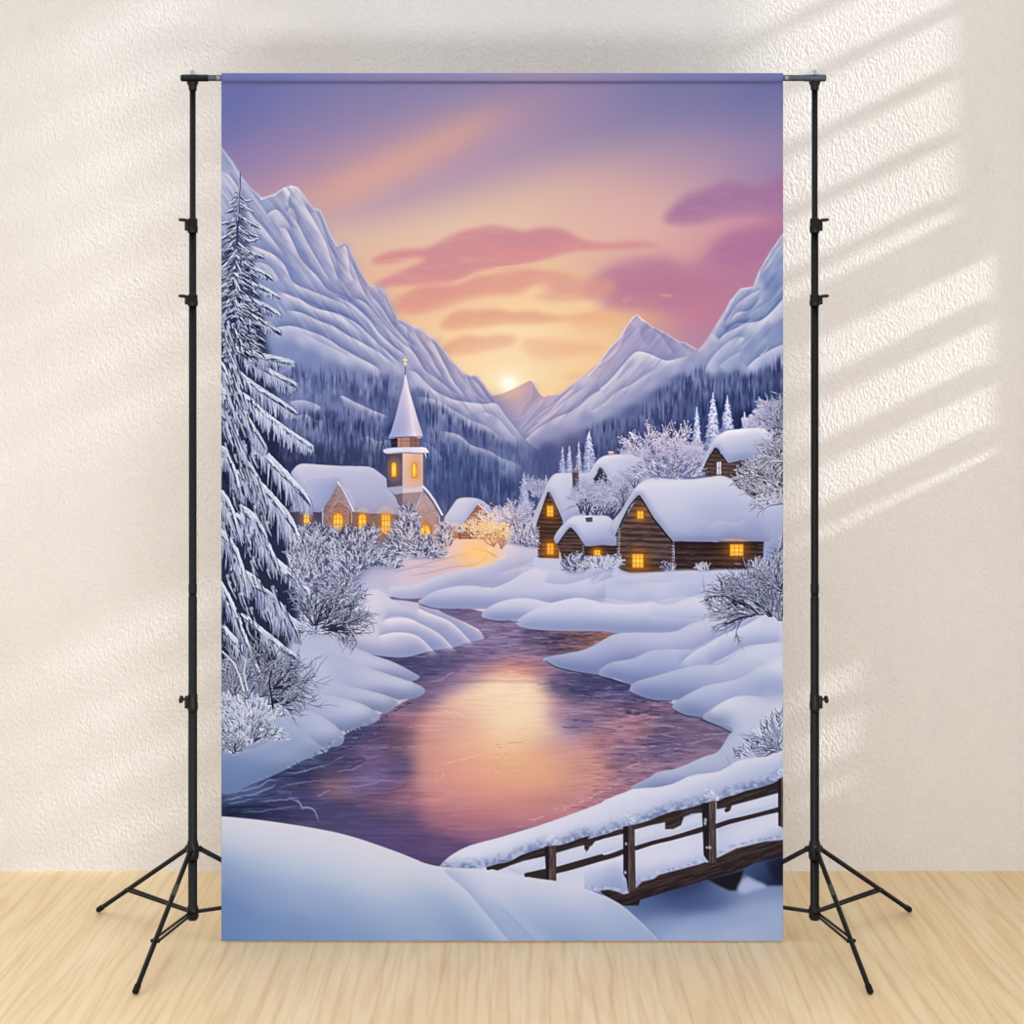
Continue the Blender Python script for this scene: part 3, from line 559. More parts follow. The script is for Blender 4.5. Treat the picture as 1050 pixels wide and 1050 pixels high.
put(mask(spl(D1('300 130 430 140 560 280 640 420 560 490 420 560 360 650 240 740 100 790 -10 780 -10 300'), True), 7), field("""300 660 196 202 224;320 640 206 208 228;330 680 204 208 228;325 710 196 204 226;300 730 188 198 222;280 750 178 190 216;250 740 180 190 216;240 770 160 176 206;315 690 200 204 226;250 690 120 132 176"""), .85)
glow(245, 800, 26, (122, 148, 190), .6, 18); glow(300, 775, 30, (178, 192, 216), .4, 10)
for k in range(46):   # ragged icy foot of the bank
    t = rnd.random(); i = int(t*4.99); seq = D1('360 880 430 845 540 800 580 770 660 690 740 668 850 610'); u = t*6; i = min(int(u), 5); f = u-i
    x = seq[i][0]*(1-f)+seq[i+1][0]*f; y = seq[i][1]*(1-f)+seq[i+1][1]*f
    stroke([(x-rnd.uniform(0, 2), y-rnd.uniform(0, 3)), (x+rnd.uniform(0, 3), y+rnd.uniform(-1, 1.5))], rnd.uniform(.8, 1.8), rnd.choice([(196, 204, 228), (60, 72, 112), (150, 162, 200)]), .6, .7)

for q, c0, c1 in (
  ('-240 300 -225 283 -110 262 -27 245 40 215 90 185 150 158 250 150 450 148 560 100 700 60 1060 -20 1060 260 700 320 480 330 250 320 100 350 50 378 -20 368 -187 330', (214, 212, 232), (166, 174, 212)),
  ('60 360 75 340 130 310 240 290 330 250 430 240 520 240 620 215 720 160 850 110 950 50 1060 30 1060 300 600 420 300 430 225 428 150 398 70 385', (210, 212, 232), (164, 174, 212)),
  ('225 452 260 415 360 385 480 350 600 325 720 320 860 230 1060 190 1060 420 700 520 480 512 420 520 330 505 240 472', (206, 210, 230), (158, 168, 206)),
  ('455 545 490 510 560 470 640 435 740 415 830 390 930 330 1060 290 1060 640 800 640 770 680 700 650 600 603 520 592 470 565', (216, 218, 234), (156, 168, 206)),
  ('620 600 680 550 760 505 850 490 960 500 1060 510 1060 900 600 1000 240 995 330 930 380 900 480 880 620 820 700 790 760 700 780 670 740 650 660 632', (212, 214, 230), (172, 182, 212))):
    p = D3(q); yy = [b for a_, b in p]; xx = [a_ for a_, b in p]
    bank(D3, q, grad((sum(xx)/len(xx), min(yy)), (sum(xx)/len(xx)-15, max(yy)), (0, c0), (.45, tuple((u*1.2+v*.8)/2 for u, v in zip(c0, c1))), (1, c1)), (230, 228, 238), (96, 112, 160), (3.5, 6, .7), (-6.5, 7, .95))
sheet(D3('480 330 560 260 640 215 720 165 850 110 950 50'), (222, 222, 236), 8, .6, (150, 162, 204), 9, .5)
sheet(D3('640 330 760 270 850 225 960 210 1060 200'), (212, 216, 234), 9, .5, (150, 162, 204), 9, .5)
sheet(D3('440 240 560 240 640 200 700 170'), (214, 214, 232), 7, .4, (168, 176, 212), 7, .4)
sheet(D3('640 590 700 540 780 500 860 490 960 500'), (226, 226, 236), 9, .5, (160, 172, 210), 10, .4)
glow(790, 705, 26, (150, 164, 206), .55, 14); glow(775, 735, 26, (204, 208, 228), .5, 24)
stroke(spl(D3('60 385 140 408 225 432')), 1.6, (44, 48, 84), 1.6, .7, 1.0); stroke(spl(D3('230 490 330 515 450 520')), 1.6, (48, 54, 96), 1.2, .7, 1.0)
stroke(spl(D3('470 572 530 598 610 610')), 1.6, (50, 58, 102), 1.2, .7, 1.0); stroke(spl(D3('610 620 700 655 770 688')), 1.8, (50, 58, 102), 1.4, .75, 1.0)
stroke(spl(D2('760 305 820 338 920 362 1040 380')), 1.5, (52, 56, 94), 1.2, .7, 1.0); stroke(spl(C2('80 890 170 915 300 918')), 1.5, (62, 60, 98), 1.2, .6, 1.0)
stroke(spl(C2('430 968 500 982 610 985')), 1.4, (62, 60, 98), 1.2, .6, 1.0)
# ------------------------------------------------------------------ village
def fill(T, txt, col, soft=0.35, smooth=False, k=1.0):
    p = T(txt); q = spl(p, True) if smooth else p
    m = mask(q, soft); put(m, col, k)
    return m
def logs(m, y0, dy, slope, dark, lite, k=0.8):
    """log courses across a wall"""
    w, a = m
    X, Y = grid(w)
    ph = ((Y - y0 - slope*(X-X.mean()))/dy) % 1.0
    put((w, (a*np.exp(-((ph-0.5)/0.16)**2)*k).astype(np.float32)), dark)
    put((w, (a*np.exp(-((ph-0.05)/0.14)**2)*k*0.6 + a*np.exp(-((ph-1.05)/0.14)**2)*k*0.6).astype(np.float32)), lite)
    n = fbm(X/9, Y/1.5, 31, 3)
    put((w, (a*sstep(.52, .75, n)*.35).astype(np.float32)), lite); put((w, (a*sstep(.48, .25, n)*.4).astype(np.float32)), dark)
def lamp(T, txt, arch=False, halo=9.0, bars=(1, 1), k=1.0):
    """a lit window: 'x0 y0 x1 y1' in sketch units"""
    (x0, y0), (x1, y1) = T(txt)
    cx, cy = (x0+x1)/2, (y0+y1)/2
    glow(cx, cy, (x1-x0)*0.5+halo*0.55, (236, 130, 30), 0.55*k, (y1-y0)*0.5+halo*0.45, 2)
    if arch:
        r = (x1-x0)/2
        p = [(x0, y1), (x0, y0+r*1.1)] + [(cx - r*math.cos(u), y0+r*1.1 - r*1.1*math.sin(u)) for u in np.linspace(0.3, math.pi-0.3, 7)] + [(x1, y0+r*1.1), (x1, y1)]
    else: p = [(x0, y0), (x1, y0), (x1, y1), (x0, y1)]
    m = mask(p, 0.45)
    put(m, grad((cx, y0), (cx, y1), (0, (252, 166, 36)), (.5, (255, 190, 56)), (1, (253, 174, 42))))
    w, a = m; X, Y = grid(w)
    put((w, a*np.exp(-(((X-cx)/(0.42*(x1-x0)))**2+((Y-cy)/(0.4*(y1-y0)))**2)).astype(np.float32)*.8), (255, 224, 110))
    for i in range(1, bars[0]+1):
        x = x0+(x1-x0)*i/(bars[0]+1); stroke([(x, y0+.4), (x, y1)], .75, (212, 118, 20), a=.85, soft=.6)
    for i in range(1, bars[1]+1):
        y = y0+(y1-y0)*i/(bars[1]+1); stroke([(x0, y), (x1, y)], .75, (214, 122, 22), a=.8, soft=.6)
    stroke(p+[p[0]], .7, (196, 100, 16), a=.75, soft=.6)
def pine(x, yt, yb, hw, c=(196, 200, 226), d=(120, 130, 176), seed=0):
    r = random.Random(seed)
    H = yb-yt
    n = max(7, int(H/2.0))
    L = [(x, yt)]; Rr = []
    for i in range(1, n+1):
        t = i/n; wd = hw*t**0.85
        L += [(x-wd*(1+r.uniform(-.1, .1)), yt+H*t), (x-wd*.72, yt+H*t+.3)]
        Rr += [(x+wd*(1+r.uniform(-.1, .1)), yt+H*t), (x+wd*.72, yt+H*t+.3)]
    m = mask(L+Rr[::-1], .35)
    put(m, grad((x-hw, yb), (x+hw, yb), (0, d), (.55, c), (1, tuple(.6*u+.4*v for u, v in zip(c, d)))))
    for i in range(int(H*hw*.35)):
        t = r.random()**.7; u = r.uniform(-.9, .9)*hw*t**.85; y = yt+H*t
        s = 1 if u > 0 else -1
        stroke([(x+u, y), (x+u+s*r.uniform(.8, 2.2), y+r.uniform(.6, 1.8))], .9, r.choice([(226, 226, 240), (210, 212, 234), d, (98, 108, 156)]), .4, .7)
    stroke([(x, yt-1.5), (x, yt+3)], .8, c, 1.1, .9)
def frosted(x, y, h, spread, seed, wood=(84, 84, 122), frost=(214, 206, 226), warm=None, n0=5, fp=.8, clump=.4, wd=1.5, dens=1.0, top=4):
    """bare tree with rime on every twig, grown by forking"""
    r = random.Random(seed)
    segs = []
    def grow(px, py, ang, ln, w, lev):
        ex, ey = px+math.cos(ang)*ln, py-math.sin(ang)*ln*1.0
        mx, my = (px+ex)/2+r.uniform(-.12, .12)*ln, (py+ey)/2+r.uniform(-.1, .1)*ln
        segs.append(([(px, py), (mx, my), (ex, ey)], w, lev))
        if lev >= top or ln < 2.0: return
        k = 3 if r.random() < dens*.75 else 2
        for i in range(k):
            f = r.uniform(.45, 1.0)
            bx, by = px+(ex-px)*f, py+(ey-py)*f
            grow(bx, by, ang+r.uniform(-.85, .85), ln*r.uniform(.55, .8), w*.62, lev+1)
    for i in range(n0):
        a = math.pi/2 + spread*(((i+.5)/n0-.5)*2) + r.uniform(-.15, .15)
        grow(x+r.uniform(-1, 1), y, a, h*r.uniform(.32, .46), wd, 0)
    for pts, w, lev in segs:
        stroke(pts, w, wood if lev < 3 else tuple(.5*u+.5*v for u, v in zip(wood, frost)), w*.6, .85, .7)
    for pts, w, lev in segs:
        if lev >= 1 and r.random() < fp:
            o = .45+.2*w
            f = warm if warm and r.random() < .75 else frost
            q = r.uniform(.84, 1.04); f = tuple(min(255, c*q) for c in f)
            stroke([(a-.2, b-o) for a, b in pts], max(.6, w*.7), f, max(.5, w*.45), .8, .7)
        if lev >= 3 and r.random() < clump:
            f = warm if warm and r.random() < .6 else frost
            ex, ey = pts[-1]
            glow(ex, ey-.4, r.uniform(.6, 1.1), tuple(min(255, c*1.03) for c in f), .75, r.uniform(.4, .8), 3)

# trees behind the roofs
for sx, yt, yb, hw, sd in ((576.8, 460, 486, 4.2, 1), (584, 459, 486, 4.6, 2), (593.5, 455, 485, 4.2, 3), (604.5, 444, 486, 8, 4), (537.5, 486, 532, 9.5, 5), (714.5, 419, 462, 6.2, 6), (731, 404, 458, 10, 7), (745.8, 407, 445, 8, 8), (763.5, 424, 445, 5, 9), (604, 445, 470, 7, 10), (560, 489, 520, 9, 15), (603, 446, 486, 6, 19)):
    pine(sx, yt, yb, hw, seed=sd)
frosted(672, 492, 64, .75, 21, n0=7, dens=1.2, frost=(218, 208, 226))
frosted(655, 494, 40, .7, 25, n0=5, frost=(206, 202, 226))
frosted(694, 490, 54, .55, 22, n0=6, frost=(214, 206, 226), dens=1.1); frosted(712, 490, 42, .6, 23, n0=5, frost=(206, 202, 226))
frosted(555, 520, 34, .6, 24, n0=5, frost=(200, 196, 222))
for i, (fx, fy, fh) in enumerate(((772, 446, 26), (784, 448, 32), (796, 450, 36), (802, 436, 30), (778, 452, 24), (790, 440, 30))):
    frosted(fx, fy, fh, .9, 50+i, n0=5, frost=(196, 194, 218), wood=(92, 96, 136))

# church
glow(420, 520, 22, (196, 168, 190), .25, 30)
m = fill(C1, '360 392 545 385 700 392 960 400 945 480 935 520 900 590 800 590 600 560 380 520', (112, 96, 110))
fill(C1, '362 395 540 390 540 495 370 500', (78, 72, 98))
m = fill(C1, '542 384 632 246 708 388 700 500 545 500', (140, 114, 120))
w, a = m; X, Y = grid(w); n = fbm(X/3, Y/1.6, 81, 3)
put((w, a*sstep(.5, .75, n)*.5), (172, 144, 144)); put((w, a*sstep(.5, .25, n)*.5), (98, 80, 92))
m = fill(C1, '712 398 968 404 945 480 935 540 900 585 830 590 712 500', (116, 96, 106))
w, a = m; X, Y = grid(w); n = fbm(X/3.5, Y/1.5, 83, 3)
put((w, a*sstep(.5, .75, n)*.45), (150, 124, 126)); put((w, a*sstep(.5, .25, n)*.5), (84, 70, 84))
fill(C1, '580 370 632 262 690 375 640 340', (164, 132, 130), k=.5); stroke(C1('545 388 545 490'), 1.0, (196, 196, 216)); stroke(C1('694 400 694 480'), 1.2, (84, 68, 80)); stroke(C1('700 400 702 470'), .9, (196, 160, 150))
stroke(C1('590 375 632 330 690 370'), .8, (198, 172, 170), a=.7); stroke(C1('610 350 640 300 670 345'), .8, (186, 160, 160), a=.6)
mound(C1('374 186 382 172 396 154 410 142 428 135 450 133 540 140 640 146 760 148 795 150 820 160 850 182 876 202 888 215 893 262 918 290 940 318 960 350 976 382 976 396 966 402 930 404 850 402 770 398 700 390 660 310 632 240 600 260 470 330 440 280 410 240 386 210'), grad((320, 478), (330, 528), (0, (212, 208, 228)), (.6, (198, 196, 220)), (1, (186, 186, 214))), (230, 222, 234), (150, 152, 188), (2, 3, .6), (-2.5, 3, .7), smooth=False)
sheet(C1('640 240 700 300 720 380'), (214, 208, 226), 5, .5, None, 4, 0)
mound(C1('362 392 385 350 420 300 445 265 465 225 490 216 560 212 622 210 634 240 600 296 542 386 500 392 430 388'), grad((300, 492), (345, 520), (0, (206, 206, 228)), (.5, (184, 190, 220)), (1, (166, 172, 208))), (222, 220, 236), (130, 136, 178), (1.8, 2.5, .5), (-2, 2.5, .6), smooth=True)
stroke(C1('628 232 662 292 712 388'), 1.9, (226, 220, 232), 1.6); stroke(C1('632 244 592 308 542 386'), 1.3, (206, 204, 224), 1.0); stroke(C1('626 252 590 314 552 372'), .9, (70, 58, 74), a=.6); stroke(C1('640 258 668 312 698 378'), .9, (88, 70, 82), a=.6)
lamp(C1, '443 398 474 484', halo=6, bars=(1, 2)); lamp(C1, '602 400 654 490', True, 8, (2, 2)); lamp(C1, '738 402 780 490', True, 7, (1, 2)); lamp(C1, '862 406 910 506', False, 9, (2, 2))
glow(402, 540, 12, (196, 150, 140), .25, 14)
# tower
fill(C1, '892 76 978 72 978 258 892 262', grad((396, 470), (414, 470), (0, (80, 78, 106)), (1, (98, 92, 116))))
fill(C2, '-12 74 98 80 98 250 60 275 -12 270', grad((414, 466), (430, 500), (0, (226, 186, 166)), (1, (212, 178, 172))))
fill(C1, '930 290 976 282 976 380 950 350', (116, 98, 116)); fill(C2, '-12 284 100 282 60 380 -12 380', (160, 134, 142))
m = fill(C2, '55 380 104 284 150 345 188 412 178 572 75 560 50 470', grad((430, 505), (440, 560), (0, (184, 154, 158)), (1, (160, 128, 134))))
w, a = m; X, Y = grid(w); n = fbm(X/2.6, Y/1.6, 85, 3); put((w, a*sstep(.5, .75, n)*.35), (206, 176, 172)); put((w, a*sstep(.5, .25, n)*.35), (136, 108, 122))
fill(C1, '890 262 980 252 990 290 935 300 920 290', (190, 186, 210), .6); fill(C2, '-12 262 60 262 104 250 100 284 0 292 -12 290', (214, 198, 208), .6)
stroke(C2('98 256 130 290 162 336 202 408'), 2.6, (224, 216, 230), 2.2); stroke(C2('96 268 150 345 184 400'), .8, (120, 98, 110), a=.7); stroke(C2('186 420 184 570'), 1.6, (186, 164, 176)); stroke(C2('178 420 176 570'), .8, (110, 88, 102))
stroke(C2('96 290 60 375'), 1.2, (206, 196, 214), a=.8)
lamp(C2, '80 462 138 556', True, 9, (1, 0)); fill(C2, '88 520 112 490 132 530 130 552 90 552', (196, 110, 40), .6, k=.5)
stroke(spl(C2('70 560 78 480 108 446 140 470 150 560')), 1.2, (150, 112, 104), a=.8)
lamp(C1, '916 126 942 204', True, 6, (0, 0)); lamp(C2, '40 130 68 208', True, 6, (0, 0)); lamp(C1, '1027 128 1048 206', True, 2, (0, 0), .2)
fill(C2, '36 60 100 60 100 250 90 250', (196, 150, 136), 1.5, k=.3)
fill(C1, '870 62 900 50 990 42 1090 45 1112 62 1106 76 980 74 892 80', grad((395, 455), (437, 465), (0, (206, 208, 228)), (1, (226, 218, 230))), .4, True); stroke(C1('892 80 976 75 1085 80'), 1.0, (150, 122, 128), a=.8); stroke(C2('108 70 118 105'), 1.6, (206, 208, 226), .4)
fill(B2, '-75 786 -36 782 -36 832 -72 834', (62, 56, 74)); fill(B2, '-38 782 30 776 30 832 -38 834', (168, 130, 124)); fill(B2, '28 776 84 780 80 832 28 832', (138, 104, 108))
for q in ('-38 800 84 798', '-72 812 -38 808', '-20 782 -20 830', '30 780 30 830', '58 782 58 830'): stroke(B2(q), .7, (104, 78, 84), a=.6)
put(mask(spl(B2('3 440 10 458 24 520 44 590 70 680 96 765 84 782 40 776 -20 778 -70 786 -88 780 -74 750 -48 660 -26 570 -8 500 -2 455')), .4), grad((402, 440), (431, 436), (0, (158, 164, 204)), (.45, (190, 188, 216)), (.75, (216, 208, 224)), (1, (196, 186, 208))))
stroke(B2('-86 780 -20 778 40 776 92 776'), 1.0, (120, 104, 126), a=.7); stroke(B2('2 440 3 390'), .8, (96, 76, 90)); stroke(B2('3 395 3 350'), .9, (236, 190, 110)); stroke(B2('-7 362 14 362'), 1.0, (244, 200, 120)); glow(415.6, 373, 1.2, (246, 204, 120), .9); glow(415.5, 369.0, .9, (250, 214, 140), .9)
# far house
glow(497, 545, 26, (240, 176, 130), .35, 20)
m = fill(C2, '310 466 398 350 466 420 445 500 430 538 300 538', (158, 104, 98)); logs(m, 540, 3.4, 0, (120, 74, 74), (200, 142, 122), .6)
m = fill(C2, '230 466 302 466 302 538 238 532', (150, 92, 70)); fill(C2, '236 474 262 474 262 532 236 530', (206, 136, 74)); fill(C2, '268 474 290 474 290 534 268 532', (188, 118, 66)); stroke(C2('296 466 298 540'), 1.2, (104, 76, 84))
for q in ('340 440 340 530', '370 400 370 530', '400 370 402 530', '430 420 425 530'): stroke(C2(q), .8, (206, 146, 116), a=.55)
mound(C2('212 432 232 396 262 352 285 324 330 316 392 322 436 346 468 384 484 420 470 424 430 376 400 352 360 398 312 466 270 470 228 464'), grad((462, 512), (480, 540), (0, (226, 218, 232)), (1, (196, 196, 222))), (236, 226, 232), (156, 160, 196), (1.5, 2.5, .5), (-2, 2.5, .6))
stroke(C2('398 352 440 390 470 424'), 1.4, (232, 212, 214)); stroke(C2('394 358 350 416 312 466'), 1.0, (110, 84, 96), a=.7)
frosted(482, 552, 22, .6, 91, wood=(150, 96, 80), frost=(246, 206, 176), warm=(255, 206, 150), n0=4, clump=.3)
frosted(514, 562, 46, .75, 92, wood=(176, 120, 96), frost=(240, 210, 198), n0=8, dens=1.2, clump=.5)
frosted(506, 560, 30, .95, 93, wood=(170, 110, 80), frost=(246, 212, 184), warm=(255, 206, 140), n0=6, dens=1.1, clump=.4)
glow(504, 550, 11, (255, 184, 104), .3, 9)
for i in range(24): glow(503+rnd.gauss(0, 7), 550+rnd.gauss(0, 6), rnd.uniform(.5, .9), (255, 240, 196), .85)
frosted(530, 545, 36, .6, 94, frost=(216, 208, 226), n0=5); frosted(540, 560, 30, .8, 95, frost=(204, 200, 224), n0=6, dens=1.2); frosted(546, 558, 26, .9, 96, frost=(210, 204, 224), n0=6, dens=1.2)
frosted(459, 556, 26, .4, 97, frost=(214, 196, 206), wood=(130, 110, 130), n0=4)

# steep log house
WD, WL = (44, 32, 34), (112, 86, 82)
m = fill(C2, '770 284 852 448 834 490 830 644 716 640 716 480 696 478 730 380', (72, 52, 48)); logs(m, 540, 4.6, .02, WD, (104, 78, 72), .8)
fill(C2, '720 490 830 490 830 550 716 550', (44, 33, 36), 2, k=.5)
mound(C2('682 474 692 420 724 342 758 262 776 222 806 190 850 184 920 184 990 182 1050 186 1060 260 1060 410 960 420 930 410 890 430 854 452 846 432 812 352 774 280 738 372 704 472 690 484'), grad((560, 490), (600, 530), (0, (220, 218, 234)), (.5, (206, 206, 228)), (1, (184, 188, 218))), (232, 228, 238), (140, 146, 186), (2, 3, .6), (-2, 2.5, .7))
stroke(C2('776 290 740 380 706 476'), 1.0, (34, 28, 36), a=.8); stroke(C2('778 288 818 368 850 444'), 1.0, (34, 28, 36), a=.8)
lamp(C2, '766 360 800 418', False, 7, (1, 2)); lamp(C2, '766 562 802 622', False, 10, (1, 2)); glow(567, 566, 12, (200, 120, 50), .3, 10)
for k in range(9): glow(551.6+rnd.uniform(-.5, .5), 544+k*3.1, 1.1, (206, 204, 222), .85, .8)
fill(C2, '902 182 918 172 936 172 940 286 922 292 906 284', grad((586, 490), (594, 490), (0, (64, 50, 58)), (1, (116, 92, 98)))); fill(C2, '900 182 918 168 938 168 936 180', (150, 120, 120))
for k in range(6): stroke(C2('904 %d 936 %d' % (196+k*15, 192+k*15)), .6, (56, 44, 52), a=.6)
# house behind with a snowy hip
fill(C3, '28 216 64 160 104 216 104 250 40 250', (58, 54, 72))
mound(C3('2 220 18 165 48 118 88 92 150 84 230 87 290 112 322 160 336 210 330 250 200 262 130 240 104 200 66 152 40 190 16 226'), grad((620, 466), (650, 500), (0, (220, 216, 232)), (.6, (202, 204, 228)), (1, (180, 186, 216))), (232, 226, 236), (150, 154, 192), (2, 3, .6), (-2, 3, .5))
fill(C3, '108 84 112 70 134 70 142 84', (206, 152, 150)); stroke(C3('110 70 136 70'), .9, (226, 220, 232))
frosted(611, 534, 44, .5, 101, wood=(66, 62, 88), frost=(204, 202, 224), n0=5, wd=1.8); frosted(625, 536, 46, .6, 102, wood=(62, 58, 84), frost=(206, 202, 224), n0=6, wd=1.8, dens=1.2); frosted(639, 520, 38, .6, 103, wood=(78, 74, 104), frost=(204, 200, 224), n0=5); frosted(602, 528, 40, .6, 104, wood=(62, 60, 88), frost=(198, 198, 222), n0=5, wd=1.6); frosted(596, 526, 26, .5, 105, wood=(66, 62, 90), frost=(198, 198, 222), n0=4); frosted(650, 500, 22, .8, 106, wood=(90, 86, 116), frost=(206, 202, 224), n0=4)
# upper-right cabin
m = fill(C3, '612 170 682 48 744 118 830 128 1060 80 1060 345 930 360 880 300 800 225 640 200', (62, 48, 48)); logs(m, 480, 4.4, .03, (38, 30, 36), (92, 72, 70), .7)
m = fill(C3, '618 172 680 54 742 120 820 128 810 220 640 200', (82, 64, 62)); logs(m, 480, 4.2, .03, (50, 38, 42), (116, 92, 88), .8)
mound(B3('596 952 620 905 652 836 688 780 716 758 760 742 850 732 940 730 985 772 996 842 960 890 920 906 840 896 780 912 752 912 728 876 692 832 660 856 632 920 606 968'), grad((735, 440), (745, 475), (0, (224, 220, 234)), (.5, (206, 208, 230)), (1, (172, 180, 214))), (232, 228, 238), (134, 142, 184), (2, 3, .6), (-2.5, 3, .8))
stroke(C3('616 170 646 110 682 50'), 1.2, (40, 34, 44), a=.9); stroke(C3('686 52 716 88 744 122'), 1.2, (40, 34, 44), a=.9)
fill(C3, '692 126 716 122 716 190 692 192', (222, 216, 226), .4); stroke(C3('704 126 704 190'), .7, (110, 96, 108)); stroke(C3('692 158 716 156'), .7, (110, 96, 108)); stroke(C3('690 124 690 192'), .8, (50, 40, 46))
fill(B3, '985 790 1010 778 1060 782 1060 880 1000 860 982 830', (58, 48, 58), 1)
# snow slope behind the big cabin
mound(C3('915 356 1000 350 1060 330 1060 640 940 640 950 540 985 520 950 430'), grad((790, 515), (795, 560), (0, (206, 208, 230)), (1, (166, 176, 212))), (224, 222, 236), (140, 152, 194), (2, 4, .5), (-3, 4, .3))
# little cabin
m = fill(C2, '820 562 892 474 968 572 962 632 900 652 852 688 838 610', (74, 56, 54)); logs(m, 568, 3.6, .03, WD, (112, 88, 82), .85)
m = fill(C2, '966 574 1146 566 1146 632 962 634', (58, 43, 44)); logs(m, 566, 3.6, 0, (38, 28, 32), (88, 66, 64), .7)
mound(C2('804 540 816 508 848 466 884 430 920 412 990 414 1050 412 1100 420 1134 470 1146 566 1060 570 970 574 932 516 892 476 856 514 822 562'), grad((592, 528), (600, 560), (0, (224, 220, 234)), (.5, (208, 208, 230)), (1, (174, 180, 214))), (234, 230, 238), (134, 140, 182), (1.8, 2.6, .6), (-2, 2.4, .8))
stroke(C2('824 566 856 520 892 480'), 1.0, (34, 28, 36), a=.85); stroke(C2('894 480 932 522 966 572'), 1.0, (34, 28, 36), a=.85)
fill(C2, '972 424 1010 420 1010 446 978 448', (86, 76, 92)); stroke(C2('970 420 1012 416'), 1.2, (226, 222, 234))
lamp(C2, '1018 598 1052 626', False, 6, (1, 1))
for k in range(4): glow(598.5+rnd.uniform(-.4, .4), 560+k*3, .8, (200, 200, 220), .7)
# big log cabin
m = fill(C3, '272 306 304 348 352 428 402 490 456 552 466 704 400 716 220 722 170 700 154 680 154 520 192 440', (80, 62, 62)); logs(m, 540, 6.1, .04, (44, 33, 37), (124, 100, 100), .85)
w, a = m; X, Y = grid(w); put((w, (a*sstep(618, 640, X+.0*Y)*.0).astype(np.float32)), WD)
fill(C3, '160 640 466 670 466 710 200 724', (40, 30, 34), 2.5, k=.5)
m = fill(C3, '464 556 944 552 942 660 890 704 468 714', (58, 43, 42)); logs(m, 566, 6.0, .0, (34, 25, 28), (96, 72, 66), .8)
fill(C3, '464 552 944 552 944 582 464 586', (32, 24, 30), 1.5, k=.7)
mound(C3('118 494 130 446 176 390 226 306 262 254 306 222 366 206 440 216 560 216 650 206 722 200 790 228 850 288 912 348 952 440 988 518 976 552 940 552 880 546 830 552 770 536 726 540 690 556 640 546 560 552 500 548 458 550 436 534 402 480 352 418 304 340 272 302 226 350 186 428 150 520 130 518'), grad((690, 490), (702, 556), (0, (222, 220, 234)), (.35, (208, 210, 230)), (.75, (194, 198, 224)), (1, (170, 176, 210))), (238, 232, 238), (120, 128, 172), (2.5, 4, .6), (-2.5, 3, .85))
glow(735, 525, 22, (186, 192, 220), .35, 10); glow(690, 520, 20, (214, 214, 232), .4, 10)
sheet(C3('640 470 700 440 780 450 850 430'), (216, 216, 232), 6, .3, (180, 186, 216), 6, .3)
stroke(C3('150 522 186 436 228 356 270 310'), 1.6, (34, 27, 34), a=.85); stroke(spl(C3('276 308 304 350 352 430 402 492 452 552')), 1.8, (34, 27, 34), a=.9)
stroke(spl(C3('464 554 560 556 690 560 830 556 944 556')), 1.2, (40, 36, 50), a=.6)
lamp(C3, '264 388 298 430', False, 9, (1, 1)); lamp(C3, '238 620 298 694', False, 12, (2, 2)); lamp(C3, '764 568 836 630', False, 10, (2, 2)); lamp(C3, '33 599 66 627', False, 5, (1, 1))
glow(668, 588, 12, (196, 110, 40), .25, 8)
for k in range(13): glow(634.6+rnd.uniform(-.7, .7), 542+k*2.9, 1.2, (198, 198, 218), .85, .9)
for k in range(9): glow(690+rnd.uniform(-.5, .5), 560+k*2.9, 1.0, (206, 206, 222), .85, .7)
for k in range(5): stroke(C3('920 %d 944 %d' % (570+k*20, 568+k*20)), .9, (104, 84, 84), a=.7)

for q in ('150 690 180 712 240 724 320 722 400 716 470 710 560 706 640 712 700 704 800 706 880 696 950 664 970 690 960 760 500 770 160 750', ):
    mound(C3(q), (204, 206, 230), (222, 222, 238), (160, 168, 208), (2, 3, .5), (-2, 3, .0), 1.0)
mound(C2('700 636 740 648 800 650 836 656 850 690 900 660 960 636 1060 634 1150 632 1150 680 950 720 820 720 700 690'), (206, 206, 230), (224, 222, 238), (160, 168, 208), (1.5, 3, .5), (-2, 3, 0), 1.0)
fill(C3, '160 712 240 722 330 716 300 706 230 704', (170, 110, 70), 1.2, k=.45)
# ------------------------------------------------------------------ bushes, the big spruce, the bridge and the near hill
# ink density of the blue inks: cold tones print deeper than they were mixed
LFRF = np.clip(LF + RF + sstep(445, 452, GY).astype(np.float32), 0, 1)
Lg = CV[..., 1]
Ln = np.interp(Lg, [0, 60, 80, 100, 120, 140, 160, 176, 186, 199, 208, 218, 228, 255], [0, 53, 67, 85, 100, 116, 131, 143, 153, 170, 186, 210, 224, 255])
cool = sstep(-10, 14, CV[..., 2]-CV[..., 0])*LFRF
qk = 1 + .6*cool*(Ln/np.maximum(Lg, 1) - 1)
CV *= np.stack([qk**1.05, qk, qk**.55], -1).astype(np.float32)
mt = np.clip(LF+RF, 0, 1)*(1-sstep(430, 500, GY)).astype(np.float32)
hsky = blur(mt, 5)
for c, tint in ((0, 7), (1, 4), (2, 2)):
    ch = CV[..., c]; det = (ch*mt - blur(ch*mt, 5)/np.maximum(hsky, .02)*mt)
    CV[..., c] = np.clip(ch + mt*(np.clip(.75*det, -26, 30) + tint), 0, 255)
def inside(poly, n, r):
    w, a = mask(poly, 0)
    if a.size == 0: return []
    out = []
    i0, j0, i1, j1 = w
    ys, xs = np.nonzero(a > .5)
    if len(xs) == 0: return out
    for _ in range(n):
        k = r.randrange(len(xs)); out.append((PX0+(i0+xs[k]+.5)/SS, PY0+(j0+ys[k]+.5)/SS))
    return out
